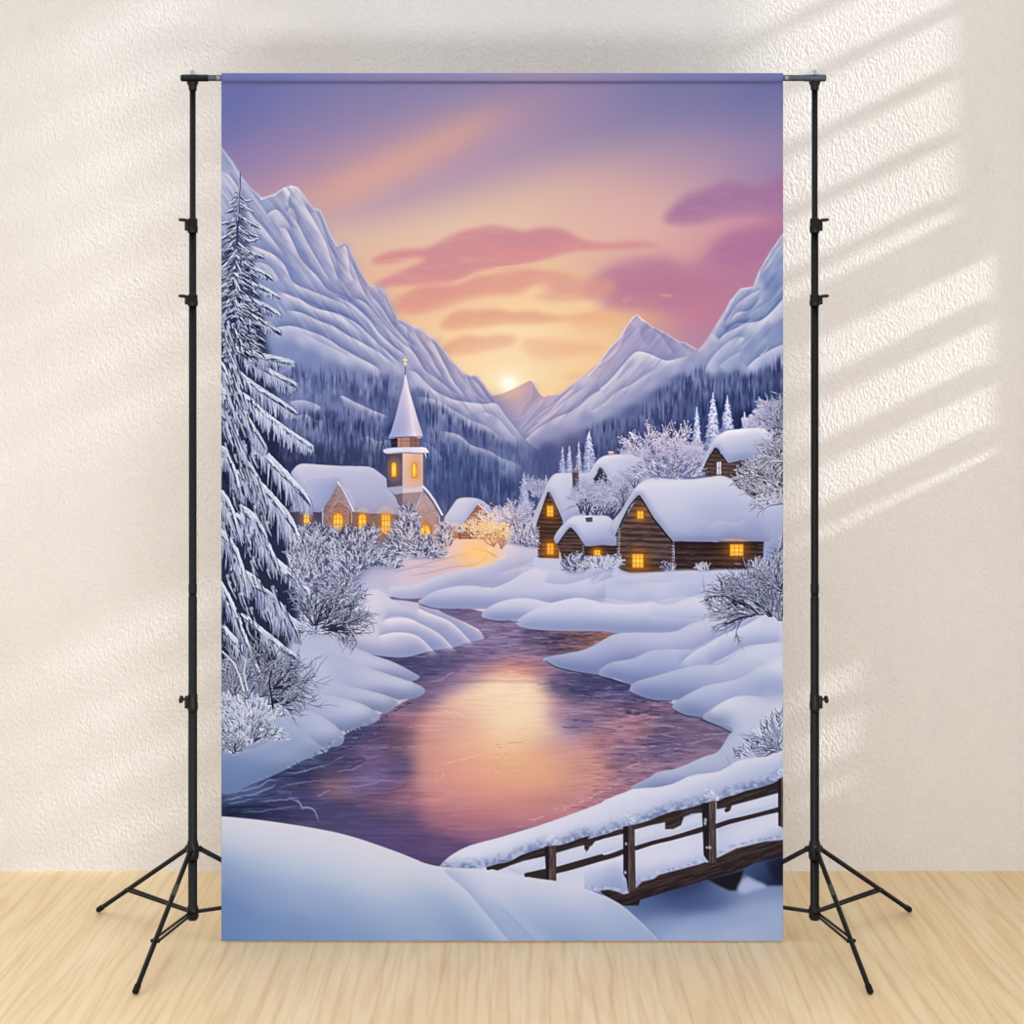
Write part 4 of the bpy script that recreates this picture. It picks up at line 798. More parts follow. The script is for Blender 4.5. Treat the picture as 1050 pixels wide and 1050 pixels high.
def thicket(poly, n, seed, mid=(104, 110, 152), dark=(54, 58, 94), lite=(206, 204, 224), soft=2.0, ln=(3, 7), kmid=.8, fan=None, dn=.5):
    r = random.Random(seed)
    poly = spl(poly, True)
    m = mask(poly, soft); w, a = m; X, Y = grid(w)
    nz = fbm(X/5, Y/4, seed, 3)
    put((w, (a*kmid).astype(np.float32)), np.array(mid)*(0.72+0.6*nz[..., None]))
    cx = sum(p[0] for p in poly)/len(poly); by = max(p[1] for p in poly)
    if fan is None: fan = (cx, by+6)
    for i, (x, y) in enumerate(inside(poly, n, r)):
        ang = math.atan2(fan[1]-y, x-fan[0]) + r.gauss(0, .55)
        L = r.uniform(*ln); b = r.uniform(-.5, .5)
        pts = [(x, y), (x+math.cos(ang)*L*.5, y-math.sin(ang)*L*.5), (x+math.cos(ang+b)*L, y-math.sin(ang+b)*L)]
        if r.random() < dn: stroke(pts, 1.1, dark, .5, .75, .7)
        else:
            q = r.uniform(.8, 1.06); f = tuple(min(255, c*q) for c in lite)
            stroke(pts, 1.25, f, .6, .85, .7)
            if r.random() < .3: glow(pts[-1][0], pts[-1][1], r.uniform(.7, 1.2), f, .8, .7, 3)

# shade below the spruce, bank behind the bushes
thicket(B3('240 1000 260 930 330 900 420 900 500 890 580 910 610 950 600 995'), 240, 240, mid=(150, 156, 198), dark=(92, 96, 144), lite=(214, 208, 226), dn=.42, kmid=.35, ln=(3, 6))
put(mask(spl(C1('330 560 480 480 600 480 760 520 900 560 960 660 800 700 700 780 600 900 420 1000 250 1000'), True), 5), (128, 132, 174), .75)
thicket(C1('395 480 470 470 540 486 610 500 640 560 600 620 560 700 420 720 340 640 350 560'), 900, 201, mid=(98, 102, 142))
thicket(C1('640 500 700 480 740 500 800 470 830 500 826 560 800 620 700 640 620 610 620 540'), 620, 202, mid=(108, 108, 146), lite=(210, 204, 222))
thicket(C1('500 600 620 580 740 590 830 600 900 590 950 640 960 690 900 690 800 690 720 740 640 800 520 820 420 760'), 1100, 203, mid=(112, 116, 158))
thicket(C1('900 540 940 470 960 410 1000 362 1040 385 1062 440 1066 520 1110 575 1190 604 1190 634 1060 636 960 625 905 590'), 900, 204, mid=(106, 110, 152), lite=(210, 204, 222))
thicket(C2('-30 470 0 390 16 366 50 420 70 480 74 550 50 580 -20 560'), 300, 205, mid=(130, 126, 160), lite=(216, 204, 218))
thicket(C2('80 560 120 530 180 560 210 600 160 630 60 636 0 620'), 260, 206, mid=(116, 116, 154), lite=(206, 200, 220))
thicket(C2('190 560 200 480 230 470 250 560 230 584'), 120, 208, mid=(170, 150, 166), lite=(226, 206, 214))
thicket(C2('600 560 620 500 660 470 700 480 712 560 690 572'), 200, 209, mid=(136, 134, 172), lite=(214, 206, 226), dn=.35)
thicket(C2('855 690 870 650 910 632 950 640 990 680 960 710 890 718'), 170, 210, mid=(76, 80, 118), lite=(196, 198, 222))
thicket(C3('-20 690 20 650 90 650 150 630 170 680 90 700'), 150, 211, mid=(150, 156, 196), lite=(210, 210, 230), dn=.25, kmid=.5)
thicket(C3('400 700 420 680 450 690 460 712'), 50, 212, mid=(150, 150, 186)); thicket(C3('590 700 600 685 640 695 640 715'), 50, 213, mid=(170, 172, 206), dn=.2)
thicket(C3('870 690 900 660 940 665 960 700'), 70, 214, mid=(110, 114, 154))

# ------ spruce
DK = (24, 29, 54)
sil = P0('245 190 248 206 252 220 254 236 256 250 260 270 264 290 268 310 270 326 272 346 278 366 282 386 284 404 286 424 290 436 288 452 288 470 296 490 300 510 296 540 300 562 296 590 306 614 306 644 296 660 290 690 220 700 220 262 236 240 242 212')
put(mask(sil, 3.0), grad((240, 180), (240, 690), (0, (92, 100, 144)), (.25, (48, 56, 94)), (.5, (32, 38, 68)), (1, (24, 29, 54))), .9)
rb = random.Random(5)
def bough(sp, snow=3.0, fr=14, dens=1.0, seed=0, bright=1.0, hang=(.25, 1.0)):
    """one drooping branch: dark hanging twigs, rime on them, snow along its back"""
    r = random.Random(seed)
    p = spl(sp, n=8); L = sum(math.hypot(b[0]-a[0], b[1]-a[1]) for a, b in zip(p, p[1:]))
    sgn = 1 if p[-1][0] >= p[0][0] else -1
    def at(t):
        u = t*(len(p)-1); i = min(int(u), len(p)-2); f = u-i
        return (p[i][0]*(1-f)+p[i+1][0]*f, p[i][1]*(1-f)+p[i+1][1]*f), math.atan2(p[i+1][1]-p[i][1], p[i+1][0]-p[i][0])
    n = int(L*2.4*dens)
    for kind in (0, 1):
        for i in range(n if kind == 0 else int(n*.85)):
            t = r.random()**.85
            (x, y), an = at(t)
            prof = (.35+.65*math.sin(math.pi*min(1, .12+t*.86)))
            l = fr*prof*r.uniform(.45, 1.1)
            dx = sgn*hang[0]*r.uniform(-.3, 1.6); dy = hang[1]
            h = math.hypot(dx, dy); dx /= h; dy /= h
            o = r.uniform(0, .55)*l if kind else r.uniform(0, .3)*l
            x += dx*o; y += dy*o
            q = [(x, y), (x+dx*l*.5+r.uniform(-.6, .6)+sgn*.5, y+dy*l*.5), (x+dx*l, y+dy*l)]
            if kind == 0: stroke(q, 2.0, (27, 32, 60) if r.random() < .75 else (56, 64, 104), .6, .85, .8)
            else:
                b = min(1, bright*r.uniform(.35, 1.0)); c = tuple(u*b+v*(1-b) for u, v in zip((208, 212, 234), (84, 96, 146)))
                stroke(q, r.uniform(1.1, 2.3), c, .5, .85, .8)
    m = int(L*1.25)
    for i in range(m):
        t = r.random(); (x, y), an = at(t)
        w = snow*(.35+.65*math.sin(math.pi*min(1, .2+.75*t)))
        off = r.uniform(-.15, 1.0)*w
        l = r.uniform(3, 8)
        x0, y0 = x-math.sin(an)*off*sgn*.6, y+abs(math.cos(an))*off
        b = bright*r.uniform(.86, 1.06); c = tuple(min(255, v*b) for v in (208, 212, 232))
        stroke([(x0-math.cos(an)*l*.5, y0-math.sin(an)*l*.5), (x0+math.cos(an)*l*.5, y0+math.sin(an)*l*.5+.4)], w*r.uniform(.35, .75), c, w*.25, .9, .8)
    for i in range(int(m*.42)):
        t = r.random(); (x, y), an = at(t)
        l = r.uniform(3, 8); off = r.uniform(.7, 1.6)*snow
        stroke([(x-math.cos(an)*l*.5, y+off-math.sin(an)*l*.5), (x+math.cos(an)*l*.5, y+off+math.sin(an)*l*.5+.6)], .9, (36, 42, 74), .4, .8, .7)
def B(q, *a, **k):
    bough(P0(q), *a, **k)
    p = spl(P0(q), n=6); sn = a[0] if a else 3
    stroke([(x+rb.uniform(-.5, .5), y-.2*sn+rb.uniform(-.4, .4)) for x, y in p], .42*sn, (216, 219, 237), .22*sn, .9, .9, .08)
# lower boughs first, upper ones over them
B('228 640 245 660 262 680 270 700', 5, 22, .8, 1); B('250 630 275 650 292 664 306 672', 4, 18, .8, 2)
B('222 590 235 612 247 640 256 664', 6, 26, .8, 3, .95); B('240 580 262 594 275 612 290 628 309 640', 6.5, 26, .9, 4)
B('281 572 299 587 313 600 321 613', 6, 20, .8, 5, 1.04); B('262 600 280 610 296 630 306 650', 3, 22, .9, 6, .9)
B('222 540 238 556 248 580 252 600', 6, 28, .9, 7, .95); B('244 526 260 536 273 553 283 574', 6, 30, 1.0, 8)
B('246 482 265 494 284 513 300 534 311 562', 5.5, 32, 1.1, 9, 1.02); B('222 500 232 510 239 524 243 540', 6, 30, .9, 10, .95)
B('250 520 262 530 272 546', 5, 22, .9, 11)
B('256 446 275 466 294 485 308 500 317 511', 5, 26, 1.1, 12, 1.03); B('222 458 232 462 240 480 246 500', 6, 30, 1.0, 13, .92); B('246 470 256 476 266 492 272 510', 4, 26, 1.0, 14, .9)
B('222 392 236 402 248 412 256 432', 7, 26, 1.0, 15, 1.0); B('222 420 234 426 243 444 248 462', 6, 28, .9, 16, .9)
B('236 396 256 408 276 426 298 442 320 456', 3.4, 18, 1.2, 17, 1.04); B('240 404 252 424 262 440 272 456', 3.6, 22, 1.0, 18, .9)
B('236 372 254 388 274 402 290 412 303 421', 3.2, 17, 1.2, 19); B('234 366 240 390 250 410', 3.5, 20, 1.0, 20, .85)
B('236 348 252 364 272 376 288 385 303 392', 3.2, 16, 1.2, 21); B('222 366 230 376 236 392', 4, 20, 1.0, 22, .9)
B('240 334 248 352 265 362 284 366 300 370', 3.2, 13, 1.2, 23); B('222 330 232 345 238 362', 4, 18, 1, 24, .9); B('242 322 252 342 262 350', 3, 14, 1, 25, .9)
B('241 308 254 320 272 330 287 339', 2.8, 11, 1.2, 26); B('242 296 256 305 272 312 287 321', 2.8, 10, 1.2, 27); B('238 300 230 316 222 326', 2.8, 13, 1.1, 28); B('241 306 246 322 252 336', 2.6, 13, 1.0, 29, .9)
B('242 280 256 288 272 295 286 303', 2.6, 9, 1.2, 30); B('239 276 232 288 222 300', 2.6, 11, 1.1, 31); B('241 286 246 298 252 306', 2.2, 10, 1, 32, .9)
B('243 262 254 270 268 277 279 284', 2.4, 8, 1.2, 33); B('241 258 232 270 222 278', 2.2, 9, 1.1, 34); B('243 270 248 280 258 288', 2, 8, 1, 35, .9)
B('243 248 254 256 270 262', 2, 6, 1.2, 36); B('241 246 232 254 224 258', 2, 7, 1.1, 37)
B('244 232 254 238 266 242', 1.9, 5, 1.2, 38); B('242 232 234 240 226 244', 1.9, 5, 1.1, 39); B('244 240 256 246 264 244', 1.6, 4, 1.1, 40)
B('245 220 254 226 264 231', 1.7, 4, 1.1, 41); B('243 220 236 226 228 228', 1.7, 4, 1.1, 42)
B('246 208 252 212 259 216', 1.4, 3, 1.1, 43); B('244 208 238 214 233 216', 1.4, 3, 1.1, 44)
B('246 200 252 205 257 204', 1.2, 2.4, 1.1, 45); B('245 199 240 205 235 207', 1.2, 2.4, 1.1, 46)
rt = random.Random(99)
for i in range(330):   # crowded tufts of the upper crown
    t = rt.random()**.6; y = 196+t*170; hw = 3+26*t
    u = rt.uniform(-1, 1); x = 245-3*t+u*hw
    if x < 226: continue
    s_ = 1 if u > 0 else -1; l = rt.uniform(3, 8)*(.5+.6*t)
    stroke([(x, y), (x+s_*l*.7, y+l*.5), (x+s_*l*1.1, y+l*.95)], 2.4*(.5+.5*t), (27, 32, 60), .6, .8, .8)
    if rt.random() < .75:
        b = rt.uniform(.8, 1.05); stroke([(x-s_*.5, y-1), (x+s_*l*.5, y+l*.25-.8), (x+s_*l*.9, y+l*.6-.6)], rt.uniform(1.2, 2.6)*(.5+.6*t), (204*b, 209*b, 231*b), .6, .85, .8)
for i in range(120):
    y = rt.uniform(330, 640); x = 228+rt.random()*(y-300)*.2
    l = rt.uniform(8, 18); b = rt.uniform(.8, 1.04)
    stroke([(x, y), (x+l*.12, y+l*.5), (x+l*.35, y+l)], rt.uniform(2, 4.5), (200*b, 206*b, 230*b), .6, .75, 1.0)
    stroke([(x+2, y+2), (x+2+l*.12, y+l*.6), (x+2+l*.35, y+l*1.2)], rt.uniform(1.2, 2.2), (26, 31, 58), .5, .7, .8)
stroke(P0('246.5 178 246 190 245 204 244 222 243 250'), 1.2, (46, 54, 92), 2.4, .9); stroke(P0('245.6 186 244.6 206 243.4 226'), .6, (206, 210, 230), 1.0, .8)
for i in range(60):   # icicles under the long bough
    t = rnd.random(); x = 250+t*62; y = 408+t*46+rnd.uniform(0, 4); l = rnd.uniform(3, 10)
    stroke([(x, y), (x+.4, y+l)], 1.3, rnd.choice([(206, 210, 232), (170, 178, 212), (226, 228, 240)]), .4, .8)
for i in range(50):   # deep gaps
    x, y = rnd.uniform(226, 262), rnd.uniform(330, 660); l = rnd.uniform(6, 16)
    stroke([(x, y), (x+rnd.uniform(0, 3), y+l*.5), (x+rnd.uniform(1, 5), y+l)], rnd.uniform(1.2, 2.6), (20, 25, 47), .4, .7)

# ------ bare bushes on the left bank
put(mask(spl(D1('0 380 120 420 220 430 300 480 250 540 120 560 -10 560'), True), 5), (96, 104, 146), .6)
thicket(D1('0 500 90 480 180 490 240 520 300 560 320 600 200 640 100 640 -10 640'), 420, 220, mid=(170, 178, 210), dark=(62, 66, 104), lite=(214, 216, 234), dn=.32, kmid=.7)
thicket(D1('0 650 120 640 220 640 330 690 340 730 220 730 120 780 60 800 -10 760'), 460, 221, mid=(166, 176, 210), dark=(52, 56, 92), lite=(212, 216, 234), dn=.40, kmid=.6)
BW = (34, 36, 62)
def shrub(x, y, h, seed, rng, n0, fr=(188, 193, 220), fp=.55, wd=1.5, wood=BW, dens=1.2):
    r = random.Random(seed)
    for i in range(n0):
        a = rng[0]+(rng[1]-rng[0])*(i+.5)/n0+r.uniform(-.1, .1)
        segs = []
        def grow(px, py, ang, ln, w, lev):
            b = r.uniform(-.3, .3)
            pts = [(px, py)]
            for k in (1, 2, 3):
                px += math.cos(ang)*ln/3; py -= math.sin(ang)*ln/3; ang += b/2; pts.append((px, py))
            segs.append((pts, w, lev))
            if lev >= 3 or ln < 3: return
            for k in range(3 if r.random() < dens-.5 else 2):
                j = r.choice((1, 2, 3))
                grow(pts[j][0], pts[j][1], ang+r.choice((-1, 1))*r.uniform(.2, .75), ln*r.uniform(.5, .8), w*.66, lev+1)
        grow(x+r.uniform(-2, 2), y, a, h*r.uniform(.36, .5), wd*r.uniform(.8, 1.2), 0)
        for pts, w, lev in segs: stroke(pts, w, wood, w*.6, .9, .7)
        for pts, w, lev in segs:
            if r.random() < fp: stroke([(u-.3, v-.35-.25*w) for u, v in pts], max(.7, w*.7), tuple(c*q for q in (r.uniform(.8, 1.06),) for c in fr), .5, .75, .7)
thicket(C1('430 1000 450 900 500 850 560 800 660 780 740 800 770 840 740 920 720 1000 600 1040 470 1060'), 620, 222, mid=(138, 144, 186), dark=(58, 62, 100), lite=(208, 210, 230), fan=(322, 648), ln=(5, 11), kmid=.55, dn=.42)
shrub(322, 641, 62, 301, (.15, 2.3), 13, fp=.5); shrub(330, 644, 62, 302, (-.1, 1.2), 8, fp=.45); shrub(336, 646, 50, 303, (-.25, .5), 5, fp=.4)
thicket(C1('380 560 520 560 560 680 520 760 420 780 360 700'), 320, 224, mid=(120, 126, 168), dark=(62, 66, 104), fan=(310, 660), ln=(5, 10), kmid=.3)
shrub(252, 716, 60, 304, (.9, 2.6), 9, fp=.8, fr=(212, 214, 232), wd=1.7); shrub(277, 722, 72, 305, (.2, 1.7), 12, fp=.55); shrub(268, 714, 56, 306, (.1, 2.2), 9, fp=.55); shrub(281, 706, 44, 307, (-.15, .8), 6, fp=.4); shrub(240, 712, 56, 308, (1.0, 2.4), 7, fp=.85, wd=1.8)
stroke(P0('280 726 278 712 276 700 278 688'), 2.0, (30, 32, 56), 1.2); stroke(P0('250 708 246 694 240 680 228 668'), 2.2, (206, 208, 228), 1.6, .9); stroke(P0('254 708 250 690 252 676'), 2.0, (200, 204, 226), 1.4, .9)
shrub(290, 722, 26, 309, (.1, 1.2), 5, fp=.6)
shrub(240, 772, 26, 310, (.3, 2.6), 7, fp=.6); shrub(262, 760, 24, 311, (.2, 2.0), 6, fp=.65)

# ------ bushes on the right
thicket(C3('960 690 1000 620 1060 540 1060 900 960 920 900 860 880 780'), 480, 230, mid=(128, 138, 180), dark=(54, 60, 98), fan=(785, 640), ln=(5, 10), kmid=.55)
thicket(C3('640 860 700 760 800 740 900 760 960 820 940 920 800 900 700 930'), 330, 231, mid=(168, 176, 212), dark=(56, 60, 98), fan=(785, 636), ln=(5, 10), kmid=.35)
shrub(781, 630, 70, 320, (1.9, 3.1), 9, fp=.55, wd=1.8); shrub(790, 632, 66, 321, (1.2, 2.6), 10, fp=.6); shrub(800, 636, 60, 322, (1.2, 2.4), 7, fp=.6); shrub(770, 632, 44, 323, (2.7, 3.45), 5, fp=.35); shrub(800, 606, 46, 324, (1.2, 2.9), 7, fp=.6)
stroke(C3('915 945 870 900 820 880 740 850 680 845 600 880'), 1.8, BW, .7, .85); stroke(C3('900 950 820 960 760 990 720 1010'), 1.6, BW, .7, .85)
thicket(B3('830 1060 800 1000 860 920 920 900 980 760 960 700 1000 640 1060 600 1060 1060'), 620, 232, mid=(84, 84, 116), dark=(44, 42, 66), lite=(206, 206, 226), fan=(805, 520), ln=(4, 9), kmid=.35, dn=.4)
shrub(802, 504, 50, 325, (2.0, 3.2), 6, fp=.95, wd=2.0, fr=(210, 210, 230), wood=(52, 42, 52)); shrub(803, 474, 44, 326, (1.8, 3.3), 7, fp=.95, wd=1.8, fr=(210, 210, 230), wood=(58, 52, 70)); shrub(804, 516, 44, 327, (2.5, 3.4), 5, fp=.95, wd=1.8, fr=(212, 212, 232), wood=(50, 46, 64)); shrub(803, 440, 40, 328, (1.5, 3.0), 8, fp=.8, wood=(80, 80, 116))
thicket(C3('900 340 960 310 1050 300 1060 330 960 356'), 90, 233, mid=(176, 180, 212), dn=.25)
thicket(D3('810 800 870 740 920 680 960 620 1060 590 1060 780 980 810 900 800 830 830'), 260, 234, mid=(178, 186, 216), dark=(54, 62, 104), lite=(218, 220, 236), fan=(806, 800), ln=(5, 10), kmid=.5, dn=.45)
shrub(806, 772, 54, 329, (2.3, 3.5), 8, fp=.65, wood=(44, 50, 88))

# ------ ground beneath the bridge, the bridge, the near hill
put(mask(spl(E3('-20 760 200 780 500 640 800 560 1060 500 1060 1040 -20 1040'), True), .5), field("""
640 940 112 130 176;660 930 84 100 148;690 928 70 86 134;720 925 70 86 134;740 920 84 100 146;760 910 120 134 178;700 912 52 62 100;680 945 140 156 196;720 945 150 166 204;760 935 152 166 204;790 930 158 172 208;800 950 160 174 208;700 962 162 176 210;760 962 166 180 212;650 960 130 148 192;780 895 62 76 118;795 890 56 68 110;775 912 150 160 198;790 915 120 134 178""", aniso=(16, 8, .1)), 1)
fill(E3, '640 690 840 640 815 720 800 752 760 752 700 724', (30, 27, 36), .8); fill(E3, '850 612 960 580 1060 570 1060 724 960 726 900 694 842 664', grad((770, 885), (800, 905), (0, (66, 80, 122)), (.6, (44, 54, 90)), (1, (30, 36, 62))), .8)
fill(E3, '960 600 1060 560 1060 700 1000 690', (26, 28, 44), 2, k=.8)
fill(E3, '805 740 850 680 900 700 960 730 900 750 830 770', (170, 178, 212), 1.2, True)
# deck and the snow seen between the rails
put(mask(E2('190 622 400 560 740 480 1000 400 1060 380 1060 760 950 738 820 706 560 668') , .6), (208, 208, 228)); put(mask(E3('-20 420 200 360 620 260 1060 120 1060 560 640 640 220 780 60 760 -20 750'), .6), field("""
620 870 214 212 230;610 880 216 214 230;612 900 196 200 226;640 860 214 212 230;660 880 216 214 232;700 870 214 213 232;715 868 210 210 232;680 900 190 194 224;660 905 160 170 208;710 890 176 182 216;650 895 212 210 230;740 845 190 192 220;760 838 204 206 230;790 820 176 182 216;750 860 212 212 232;790 845 214 214 232;770 855 210 212 232;740 868 180 188 220;780 865 168 178 214;795 862 170 178 214;620 905 150 160 202;640 905 140 152 196""", aniso=(12, 7, .3), step=2))
sheet(E3('0 600 110 580 190 575'), (226, 224, 236), 5, .5, None, 4, 0)
# main beam
m = fill(E3, '60 752 100 744 190 768 262 734 290 704 350 690 380 668 500 636 600 610 700 574 800 524 950 488 1060 478 1060 562 900 602 820 642 640 692 280 802 272 832 190 832 120 800', grad((650, 890), (660, 930), (0, (66, 52, 50)), (.5, (50, 40, 42)), (1, (34, 28, 34))), .6)
w, a = m; X, Y = grid(w); n = fbm((X+Y*.1)/14, (Y+.3*X)/1.4, 301, 3); put((w, (a*sstep(.5, .75, n)*.35).astype(np.float32)), (98, 78, 72)); put((w, (a*sstep(.5, .25, n)*.5).astype(np.float32)), (28, 23, 28))
thr = random.Random(77)
for q0 in (('-10 740 60 756 130 750 190 772 215 766', 3.2), ('262 720 300 700 350 688 380 664 440 650 520 630 600 606 622 596', 3.0), ('700 566 760 530 800 520 860 505 950 486 1050 472', 3.0)):
    pp = spl(E3(q0[0]), n=10)
    for x, y in pp:
        glow(x+thr.uniform(-.5, .5), y-2.2+thr.uniform(-.6, .5), thr.uniform(1.2, 2.2), thr.choice([(176, 184, 218), (196, 200, 226), (150, 160, 202)]), .85, thr.uniform(1.0, 1.8), 3)
# back halves, middle rail and its snow
RAIL = (52, 41, 42)
for T, q in ((E2, '655 674 700 656 760 640 830 640 900 612 1060 560 1060 590 900 640 815 662 780 690 740 690'), (E3, '-20 588 110 556 192 526 204 540 190 556 110 584 -20 612'), (E3, '254 520 300 500 350 488 430 468 530 434 618 408 620 434 530 460 440 484 350 502 262 534'), (E3, '688 396 760 368 880 344 960 322 1050 298 1050 322 960 344 880 364 760 394 690 418')):
    m = fill(T, q, RAIL, .5, True)
for T, q, hh in ((E2, '540 632 600 604 700 580 745 576 750 610 740 640 660 668 600 660', 0), (E2, '820 560 880 540 968 512 975 544 1000 540 1060 510 1060 566 960 590 815 640', 0), (E3, '-20 540 30 510 100 480 188 452 190 520 140 536 60 560 -20 584', 0), (E3, '252 440 330 410 412 384 416 424 470 420 510 390 540 362 612 330 614 400 540 424 430 460 340 484 256 512', 0), (E3, '690 330 735 312 745 332 775 318 780 296 900 262 1028 226 1034 290 960 316 860 338 760 364 690 390', 0)):
    mound(T(q), (206, 208, 228), (226, 226, 238), (150, 160, 204), (2, 3, .5), (-2, 3, .6), .5, smooth=False)
for q in (E2('655 668 745 648 830 632 920 606 1060 566'), E3('-10 598 110 568 200 538'), E3('254 524 350 494 440 472 530 446 620 418'), E3('688 404 760 382 880 352 1050 308')): stroke(q, 4.6, RAIL, 4.2, 1, .9)
# top rail
for T, q in ((E2, '440 628 560 592 640 566 740 522 830 500 920 476 1060 440 1060 476 1004 492 990 530 976 546 970 506 900 524 816 550 740 570 640 592 560 620 500 644'), (E3, '-20 470 60 452 190 418 300 384 420 338 520 316 620 286 640 330 560 338 516 356 500 400 460 420 415 422 415 384 330 402 250 424 190 446 40 484 20 510 -20 532'), (E3, '690 286 760 262 850 236 960 206 1040 172 1060 180 1060 214 1030 224 900 260 774 294 764 322 742 332 732 318 745 304 692 314')):
    m = fill(T, q, (54, 43, 44), .5)
    w, a = m; X, Y = grid(w); n = fbm((X+Y*.1)/12, (Y+.32*X)/1.2, 311, 3); put((w, (a*sstep(.5, .75, n)*.4).astype(np.float32)), (90, 72, 70)); put((w, (a*sstep(.5, .25, n)*.4).astype(np.float32)), (30, 25, 30))
# long roll of snow on the rail
for q in (E2('1010 470 900 486 800 512 680 545 560 600 450 630'), E3('-10 470 60 450 200 412 420 332 620 285'), E3('700 274 850 224 960 196 1040 165')): stroke(q, 4.5, (48, 38, 40), 4.5, 1, .8)
m = mound(E2('188 622 210 596 250 562 300 532 350 510 420 490 500 470 600 440 700 410 800 376 900 340 980 310 1060 280') [:] + E3('80 272 160 238 240 206 300 200 350 198 400 192 450 180 500 158 540 138 590 126 650 120 690 114 720 104 760 80 800 56 850 42 900 36 960 30 1010 12 1060 -8 1060 120 1030 150 1000 170 960 184 900 202 850 212 790 236 740 246 700 268 660 262 620 280 590 292 540 306 500 316 460 322 420 336 380 350 330 372 280 388 250 396 200 416 150 426 100 446 60 456 0 474') + E2('1000 456 960 462 900 486 860 500 800 512 740 522 680 540 620 562 580 586 540 600 500 606 450 622 400 632 320 632 250 628'),
          grad((590, 832), (604, 866), (0, (216, 216, 234)), (.5, (204, 206, 228)), (1, (180, 188, 218))), (236, 230, 238), (98, 114, 164), (3, 4, .7), (-4.5, 4, .95), .5, smooth=False)
w, a = m; X, Y = grid(w)
low = a*np.clip(1-blur(shifted(a, 0, -7), 4), 0, 1); n = fbm(X/4, Y/3, 321, 3)
put((w, (low*sstep(.48, .7, n)*.7).astype(np.float32)), (196, 204, 228)); put((w, (low*sstep(.5, .3, n)*.5).astype(np.float32)), (84, 100, 150))
# posts
def post(T, q, split, seed):
    p = T(q); x0 = min(a for a, b in p); x1 = max(a for a, b in p); xs = x0+(x1-x0)*split
    m = mask(p, .45)
    put(m, lambda X, Y: np.where((X < xs)[..., None], np.array((36, 30, 36.)), np.array((86, 70, 70.))+(X-xs)[..., None]*np.array((-2.4, -2, -2))))
    w, a = m; X, Y = grid(w); n = fbm(X/1.2, Y/9, seed, 3); put((w, (a*sstep(.5, .75, n)*.35*(X > xs)).astype(np.float32)), (128, 108, 106)); put((w, (a*sstep(.5, .25, n)*.4).astype(np.float32)), (44, 36, 40))
post(E2, '752 514 816 508 816 700 762 692', .38, 331); post(E3, '188 408 250 396 257 748 216 762 206 690 190 664', .42, 332); post(E3, '612 284 686 264 692 606 650 602 622 560', .5, 333); post(E3, '1022 156 1060 130 1060 420 1024 402', .5, 334)
for T, x, y, rr in ((E3, 225, 365, 5), (E3, 214, 352, 3.4), (E3, 240, 382, 3), (E3, 655, 235, 6), (E3, 640, 220, 3.6), (E3, 690, 255, 3.4), (E3, 1046, 118, 5), (E2, 790, 468, 5), (E2, 770, 482, 3.6), (E2, 815, 490, 3)):
    (x, y), = T('%f %f' % (x, y))
    q = [(x+rr*math.cos(u)*thr.uniform(.85, 1.1), y+rr*.8*math.sin(u)*thr.uniform(.85, 1.1)) for u in np.linspace(0, 6.28, 12)[:-1]]
    mound(q, (206, 208, 230), (232, 230, 240), (120, 132, 176), (1, 1.5, .6), (-1.2, 1.5, .8), .4)
    for k in range(7): glow(x+thr.gauss(0, rr*.4), y+thr.gauss(0, rr*.35), .8, thr.choice([(226, 226, 238), (126, 136, 178), (180, 186, 216)]), .8)
for x, y in ((205, 500), (200, 655), (190, 690), (632, 372), (630, 390), (640, 520), (640, 596), (690, 380), (655, 520)):
    (x, y), = E3('%d %d' % (x, y)); glow(x, y, thr.uniform(1.0, 1.8), (186, 192, 220), .85, thr.uniform(1.0, 2.2), 3)
# near hill
hill = spl(E1('-20 350 0 352 150 366 280 382 400 400 520 420 640 445 750 476 850 510 950 546 1050 586') + E2('100 602 190 624 300 634 400 642 480 652 560 666 640 680 700 690 760 698 820 706 890 720 950 736 1010 756 1050 772') + E3('110 790 170 825 220 862 270 908 320 956 370 1010 400 1060'))
hm = mask(hill + [(640, 975), (215, 975)], .7)
put(hm, field("""
230 840 214 210 222;230 850 206 206 222;230 862 190 198 218;230 880 152 168 202;230 900 130 150 192;230 930 112 136 184;230 960 110 136 186;
270 843 216 212 224;270 860 206 206 222;270 885 176 188 214;270 910 140 160 198;270 960 120 146 190;310 846 216 212 224;310 866 206 206 222;310 890 186 196 218;310 915 150 168 204;310 960 124 148 190;
350 856 216 212 224;350 880 204 206 222;350 905 180 192 216;350 930 146 164 202;350 962 132 154 194;390 868 216 212 222;390 890 208 208 222;390 910 194 200 220;390 935 160 176 206;390 962 138 160 198;
424 884 214 212 222;424 900 208 208 222;424 920 180 190 214;424 945 154 172 206;424 962 148 168 204;450 895 206 208 224;450 910 180 192 216;455 925 146 166 204;470 940 140 160 200;480 960 130 152 196;440 935 160 176 208;440 960 150 168 204;
455 893 212 210 226;475 905 208 208 226;490 925 196 202 222;500 940 176 188 216;520 955 168 182 212;505 915 208 208 226;530 940 170 182 212;545 962 172 186 214;560 962 150 168 206;540 925 186 194 220;
500 895 216 214 230;540 905 214 212 228;580 912 212 212 228;600 925 204 206 224;560 930 186 194 220;590 945 160 174 208;550 945 150 166 204;580 962 140 158 200;610 940 176 186 214;625 945 168 180 212;630 960 160 174 210;610 962 150 166 204;640 962 152 168 206""", aniso=(20, 13, -.35)))
sheet(E2('190 626 260 690 330 750 400 830 460 900 540 1000 590 1040'), (206, 208, 226), 8, .35, (140, 158, 200), 12, .5, (.1, 0))
sheet(E2('470 780 540 850 620 930 690 1000 730 1040'), (142, 160, 202), 8, .35, (190, 198, 220), 8, .3, (.3, 0))
w, a = hm
put((w, a*np.clip(1-blur(shifted(a, 0, 1.2), 1.4), 0, 1)*.55), (224, 218, 228))
